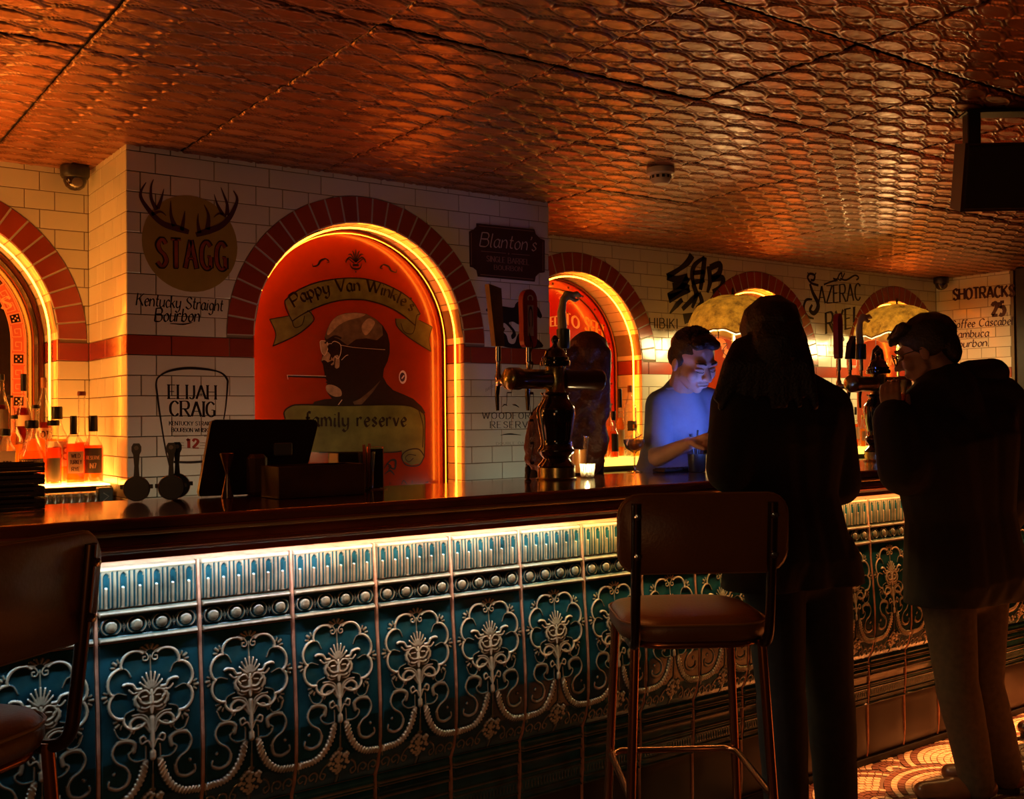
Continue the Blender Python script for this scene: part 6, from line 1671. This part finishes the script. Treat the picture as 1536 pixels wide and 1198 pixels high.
    if collar:
        c0 = nk+Vector((0, 0, .0)); P = []
        pts = [c0+Matrix.Rotation(2*PI*i/14, 3, 'Z') @ Vector((.078, 0, .0))+Vector((0, 0, .045)) for i in range(14)]
        blob('collar', [(pts[i], pts[(i+1) % 14], .020, .020) for i in range(14)]+[(pts[i]-Vector((0, 0, .035)), pts[(i+1) % 14]-Vector((0, 0, .035)), .028, .028) for i in range(14)], [], top_m, t, .008, 2)
    elif short:
        pts = [nk+Matrix.Rotation(2*PI*i/20, 3, 'Z') @ Vector((.070, 0, 0))+Vector((0, 0, .022)) for i in range(20)]
        MB().tube(pts, .0085, 8, closed=True).build('neckband', top_m, t, True)
    lc = leg('l', .016, .020)+leg('r', .016, .020)+[(rel(J['hipl']), rel(J['hipr']), .105, .105), (pe, pe+Vector((0, 0, .06)), .12, .115)]
    for s in 'lr':
        An = rel(J['an'+s]); Kn = rel(J['kn'+s]); lc.append((An.lerp(Kn, .5), An-Vector((0, 0, .03)), .072, .062))
    blob('trousers', lc, [], leg_m, t, .009, 3, .5)
    for s in 'lr':
        An = rel(J['an'+s]); f = azv(J['foot'+s]); h = Vector((An.x, An.y, 0)); lt = Vector((-f.y, f.x, 0))
        sh = blob('shoe', [(h+Vector((0, 0, .060))-f*.035, h+f*.10+Vector((0, 0, .058)), .040, .038), (h+f*.06+Vector((0, 0, .052)), h+f*.20+Vector((0, 0, .047)), .044, .032), (h+Vector((0, 0, .10)), h+Vector((0, 0, .05)), .046, .042)], [], shoe_m, t, .006, 2)
        cut(sh, .016)
        P = []
        for i in range(28):
            a = 2*PI*i/28; x = math.cos(a); y = math.sin(a); L = (.135 if x > 0 else .125)
            P.append(h+f*(.082+L*x*1.02)+lt*y*(.050-.006*x)*(1-.12*max(0, -x)))
        b = MB(); n = len(P); b.V = [tuple(p+Vector((0, 0, .001))) for p in P]+[tuple(p+Vector((0, 0, .022))) for p in P]
        b.F = [tuple(range(n))[::-1], tuple(range(n, 2*n))]+[(i, (i+1) % n, (i+1) % n+n, i+n) for i in range(n)]
        b.build('sole', mat('dark_shoe_sole', (.02, .012, .008), .6), sh)
    hair(t, hp, E, rel)
    return t, rel, hp
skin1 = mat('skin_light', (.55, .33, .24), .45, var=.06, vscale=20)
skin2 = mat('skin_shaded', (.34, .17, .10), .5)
blk = mat('black_wool', (.010, .008, .007), .9, var=.2, vscale=60)
blk2 = mat('black_denim', (.014, .010, .007), .8, var=.3, vscale=40)
hair_bm = mat('dark_brown_hair', (.022, .010, .006), .45, bump=.5, bscale=120)
hair_bl = mat('black_hair', (.008, .005, .004), .5, bump=.5, bscale=120)
olive_t = mat('olive_brown_twill', (.075, .050, .026), .85, var=.2, vscale=50, bump=.1, bscale=300)
leather = mat('brown_leather', (.16, .06, .025), .3, var=.25, vscale=15)

# ---- bartender in a blue t-shirt, looking down at a lit screen
def hair_short(t, hp, E, rel):
    e = [E(0, -.024, .048, .083, .096, .080), E(.068, -.028, .010, .016, .050, .045), E(-.068, -.028, .010, .016, .050, .045), E(0, -.078, .0, .062, .036, .070), E(0, .035, .098, .055, .045, .028), E(-.028, .055, .088, .035, .028, .022), E(.03, .050, .090, .035, .028, .020)]
    blob('hair', [], e, hair_bm, t, .005, 2)
    rr = random.Random(2); b = MB()
    for i in range(90):
        a = rr.uniform(0, 2*PI); q = rr.uniform(.1, .95); x, y = .07*q*math.cos(a), -.02+.085*q*math.sin(a); z = .045+.080*math.sqrt(max(0, 1-q*q))
        b.tube([hp(x, y, z-.004), hp(x*1.12+.004, y+.012, z+.010), hp(x*1.15+.008, y+.028, z+.010)], [.005, .004, .001], 5)
    tag(b.build('hair_tufts', hair_bm, t), kind='stuff')
J = dict(head=W(1040, 541, 4.24), haz=262, hpitch=-26, hroll=4, neck=W(1022, 590, 4.36), shr=W(990, 606, 4.36), shl=W(1076, 606, 4.44), chest=W(1034, 640, 4.40), waist=W(1038, 700, 4.46), pelvis=W(1038, 775, 4.50),
         elr=W(986, 686, 4.24), wrr=W(1036, 664, 4.10), ell=W(1098, 690, 4.34), wrl=W(1082, 668, 4.14), hipl=W(1052, 790, 4.52), hipr=W(992, 790, 4.48))
for s, o in (('l', .10), ('r', -.10)):
    h = J['hip'+s]; h.y += .24; J['kn'+s] = Vector((h.x, h.y+.0, .52)); J['an'+s] = Vector((h.x, h.y+.03, .10)); J['foot'+s] = 265
J['pelvis'].y += .24; J['waist'].y += .15
J['handr'] = ((W(1068, 652, 4.04)-J['wrr']), Vector((0, 0, -1)), .55, -1); J['handl'] = ((W(1062, 656, 4.06)-J['wrl']), Vector((0, 0, -1)), .5, 1)
shirt = mat('blue_grey_cotton', (.30, .34, .42), .85, var=.05, vscale=30)
bt, rel, hp = person('person in a blue-lit grey t-shirt looking down at a screen behind the bar', J, skin1, shirt, blk2, blk, hair_short, voxel=.0045, short=True, tf=.84)
# screen he works on: lit handheld terminal lying on a small stand
c0 = W(1076, 652, 4.05); nrm = (W(1026, 596, 4.34)-c0).normalized()
t = thing('phone', 'blue-lit phone in the hand of the bartender, mostly hidden behind the long-haired customer', 'phone', c0)
A_ = nrm.to_track_quat('Y', 'Z').to_matrix()
MB().box((0, 0, 0), (.085, .009, .165), M=A_, bev=.003).build('case', blackp, t)
MB().box(A_ @ Vector((0, .0052, 0)), (.078, .001, .155), M=A_).build('lit_display', emis('blue_screen', (.13, .22, 1.0), 44.0), t)

# ---- server with long wavy hair behind the beer tower
def hair_long1(t, hp, E, rel):
    c = []; rr = random.Random(4)
    C0 = hp(0, -.03, .04)
    ells = [E(0, -.02, .035, .088, .105, .094)]
    for i in range(15):
        a = -1.0+2.0*i/14
        x = W(878+a*28, 530, 4.28); m1 = W(868+a*42+rr.uniform(-3, 3), 600, 4.24); m2 = W(852+a*52+rr.uniform(-6, 6), 655, 4.26); e = W(850+a*50+rr.uniform(-5, 5), 705+rr.uniform(-8, 8), 4.29)
        P = smooth_pts([rel(x), rel(m1), rel(m1.lerp(m2, .5)+Vector((rr.uniform(-.015, .015), 0, 0))), rel(m2), rel(e)], 3)
        r = [.026+.006*math.sin(k*1.3+i) for k in range(len(P))]
        c += [(Vector(P[k]), Vector(P[k+1]), r[k], r[k+1]*(.9 if k < len(P)-3 else .55)) for k in range(len(P)-1)]
    blob('hair', c, ells, mat('auburn_brown_hair', (.085, .022, .010), .4, bump=.6, bscale=90), t, .007, 1)
J = dict(head=W(880, 545, 4.36), haz=70, hpitch=-8, neck=W(874, 600, 4.36), shl=W(818, 628, 4.38), shr=W(886, 624, 4.40), chest=W(852, 660, 4.38), waist=W(852, 730, 4.38), pelvis=W(852, 800, 4.38), ell=W(806, 720, 4.36), wrl=W(815, 770, 4.46), elr=W(886, 722, 4.42), wrr=W(880, 770, 4.52), hipl=W(838, 820, 4.38), hipr=W(894, 820, 4.40))
for s in 'lr':
    h = J['hip'+s]; J['kn'+s] = Vector((h.x, h.y, .50)); J['an'+s] = Vector((h.x, h.y+.01, .10)); J['foot'+s] = 70
J['handr'] = (azv(80)*.1+Vector((0, 0, -.02)), Vector((0, 0, -1)), .4, 1); J['handl'] = (azv(60)*.1+Vector((0, 0, -.02)), Vector((0, 0, -1)), .4, -1)
person('person with long wavy auburn hair seen from behind, working behind the beer tower', J, skin2, blk, blk2, blk, hair_long1, face=False, tf=.74)

# ---- customer with long dark hair
def hair_long2(t, hp, E, rel):
    c = []; rr = random.Random(9)
    ells = [E(0, -.015, .035, .092, .108, .096), E(0, -.07, -.03, .085, .055, .10)]
    for i in range(17):
        a = -1.0+2.0*i/16
        x = W(1155+a*46, 500+abs(a)*18, 3.24); m1 = W(1152+a*56, 548, 3.20); e = W(1150+a*74+rr.uniform(-4, 4), 598+rr.uniform(-12, 16), 3.20)
        P = [rel(x), rel(m1), rel(e)]
        c += [(P[0], P[1], .024, .026), (P[1], P[2], .026, .013)]
    for px, py in ((1094, 545), (1088, 556), (1099, 560), (1086, 566)):
        c.append((rel(W(px, py, 3.2)), rel(W(px+rr.uniform(2, 9), py+14, 3.2)), .012, .014))
    c.append((rel(W(1105, 540, 3.2)), rel(W(1088, 562, 3.2)), .02, .014))
    blob('hair', c, ells, hair_bl, t, .006, 1)
J = dict(head=W(1155, 508, 3.30), haz=62, hpitch=-12, neck=W(1165, 572, 3.32), shl=W(1106, 606, 3.26), shr=W(1240, 612, 3.42), chest=W(1174, 665, 3.34), waist=W(1178, 740, 3.34), pelvis=W(1190, 838, 3.34), ell=W(1094, 706, 3.22), wrl=W(1106, 700, 3.46), elr=W(1258, 726, 3.44), wrr=W(1246, 716, 3.66), hipl=W(1160, 852, 3.30), hipr=W(1230, 852, 3.38))
J['hem'] = .90
for s, px, d in (('l', 1172, 3.26), ('r', 1246, 3.40)):
    k = W(px, 1050, d); J['kn'+s] = k; J['an'+s] = Vector((k.x-.01, k.y-.03, .10)); J['foot'+s] = 58
J['handr'] = (azv(70)*.1, Vector((0, 0, -1)), .5, 1); J['handl'] = (azv(50)*.1, Vector((0, 0, -1)), .5, -1)
J['hemoff'] = (0, 0, 0)
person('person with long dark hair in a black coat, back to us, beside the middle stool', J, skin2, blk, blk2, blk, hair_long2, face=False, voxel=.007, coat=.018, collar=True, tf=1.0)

# ---- customer in spectacles and a dark overcoat, drinking
def hair_man(t, hp, E, rel):
    e = [E(0, -.025, .048, .088, .104, .088), E(.066, -.035, .015, .022, .055, .05), E(-.066, -.035, .015, .022, .055, .05), E(0, -.085, -.005, .066, .036, .075)]
    c = []; rr = random.Random(6)
    for i in range(26):
        a = rr.uniform(-1.1, 1.1); x = .075*math.sin(a); c.append((hp(x, .055*math.cos(a), .095+rr.uniform(-.01, .01)), hp(x*1.15, .098*math.cos(a)+.006, .072+rr.uniform(-.018, .01)), .020, .009))
    blob('hair', c, e, hair_bl, t, .006, 1)
D = 3.95
J = dict(head=W(1388, 526, D), haz=112, hpitch=-18, neck=W(1418, 588, D-.02), shl=W(1376, 628, D-.06), shr=W(1496, 602, D+.12), chest=W(1432, 680, D), waist=W(1440, 770, D), pelvis=W(1448, 868, D), ell=W(1356, 706, D-.12), wrl=W(1346, 632, D-.10), elr=W(1530, 730, D+.12), wrr=W(1492, 790, D+.22), hipl=W(1420, 880, D-.05), hipr=W(1472, 880, D+.07))
J['hem'] = .735; J['knl'] = W(1436, 1030, D-.10); J['knr'] = W(1474, 1030, D+.03); J['anl'] = at(1466, 1180, 'z', .06); J['anl'].z = .10; J['anr'] = J['anl']+azv(30)*.16+azv(-57)*.10; J['footl'] = 142; J['footr'] = 118
gl = W(1346, 586, D-.08)
J['handl'] = (Vector((0, 0, 1))*.1+azv(122)*.015, azv(20), .55, -1); J['handr'] = (azv(120)*.08+Vector((0, 0, -.1)), azv(122), .4, 1)
J['wrl'] = gl+Vector((0, 0, -.105))-azv(20)*.050
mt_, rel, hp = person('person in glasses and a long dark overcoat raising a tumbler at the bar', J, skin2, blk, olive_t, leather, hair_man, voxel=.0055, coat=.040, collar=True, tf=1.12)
blob('hood', [(rel(W(1452, 562, D)), rel(W(1490, 560, D+.08)), .055, .060)], [], blk, mt_, .009, 2)
for sx in (-1, 1):
    b2 = MB(); b2.tube([hp(sx*.034+.026*math.cos(a*PI/8), .108-.006*abs(math.cos(a*PI/8)), .0+.021*math.sin(a*PI/8)) for a in range(16)], .0022, 6, closed=True); b2.build('spectacle_rim', blackp, mt_)
    MB().tube([hp(sx*.060, .102, .004), hp(sx*.083, .05, .004), hp(sx*.085, -.005, .002)], .0018, 6).build('spectacle_arm', blackp, mt_)
MB().tube([hp(-.009, .112, .004), hp(.009, .112, .004)], .0018, 6).build('spectacle_bridge', blackp, mt_)
t = thing('tumbler', 'small tumbler held up to the mouth by the customer in the overcoat', 'glass', gl-Vector((0, 0, .045)))
autosmooth(MB().lathe([(.0005, .001), (.027, 0), (.034, .085), (.0325, .085), (.026, .007), (.0005, .007)], 24, cap=False).build('glass_wall', glass('tumbler_glass', (.95, .85, .75), .8, (1, .8, .6), .03, .5), t))
autosmooth(MB().lathe([(.0005, .0075), (.0255, .0075), (.028, .034), (.0005, .034)], 20, cap=False).build('drink', LIQ['amber'], t))

# ---- one more customer, only a boot shows at the right edge
q = at(1536, 1106, 'z', 0); fx = q+azv(-30)*.15
c = fx+azv(-50)*.13
up = lambda v, z: Vector((v.x, v.y, z)); la = azv(-30)
J = dict(head=up(c, 1.62), haz=140, hpitch=-5, neck=up(c, 1.49), shl=up(c-la*.19, 1.43), shr=up(c+la*.19, 1.43), chest=up(c, 1.30), waist=up(c, 1.12), pelvis=up(c, .96), ell=up(c-la*.24, 1.16), wrl=up(c-la*.22+azv(140)*.12, 1.0), elr=up(c+la*.24, 1.16), wrr=up(c+la*.24, .92), hipl=up(c-la*.09, .92), hipr=up(c+la*.09, .92))
J['anl'] = up(fx+azv(-30)*.05, .10); J['knl'] = up(fx+azv(-30)*.06, .51); J['anr'] = up(fx+la*.25, .10); J['knr'] = up(fx+la*.25, .51); J['footl'] = 152; J['footr'] = 140
J['handl'] = (azv(140)*.1, Vector((0, 0, -1)), .4, -1); J['handr'] = (Vector((0, 0, -1)), azv(140), .4, 1)
person('person in dark clothes at the right edge, only a dark boot in view', J, skin2, blk, blk2, mat('dark_boot_leather', (.05, .02, .012), .3), lambda t, hp, E, rel: blob('hair', [], [E(0, -.024, .048, .083, .096, .080), E(0, -.078, .0, .062, .036, .070)], hair_bl, t, .008, 1), face=False, voxel=.009)
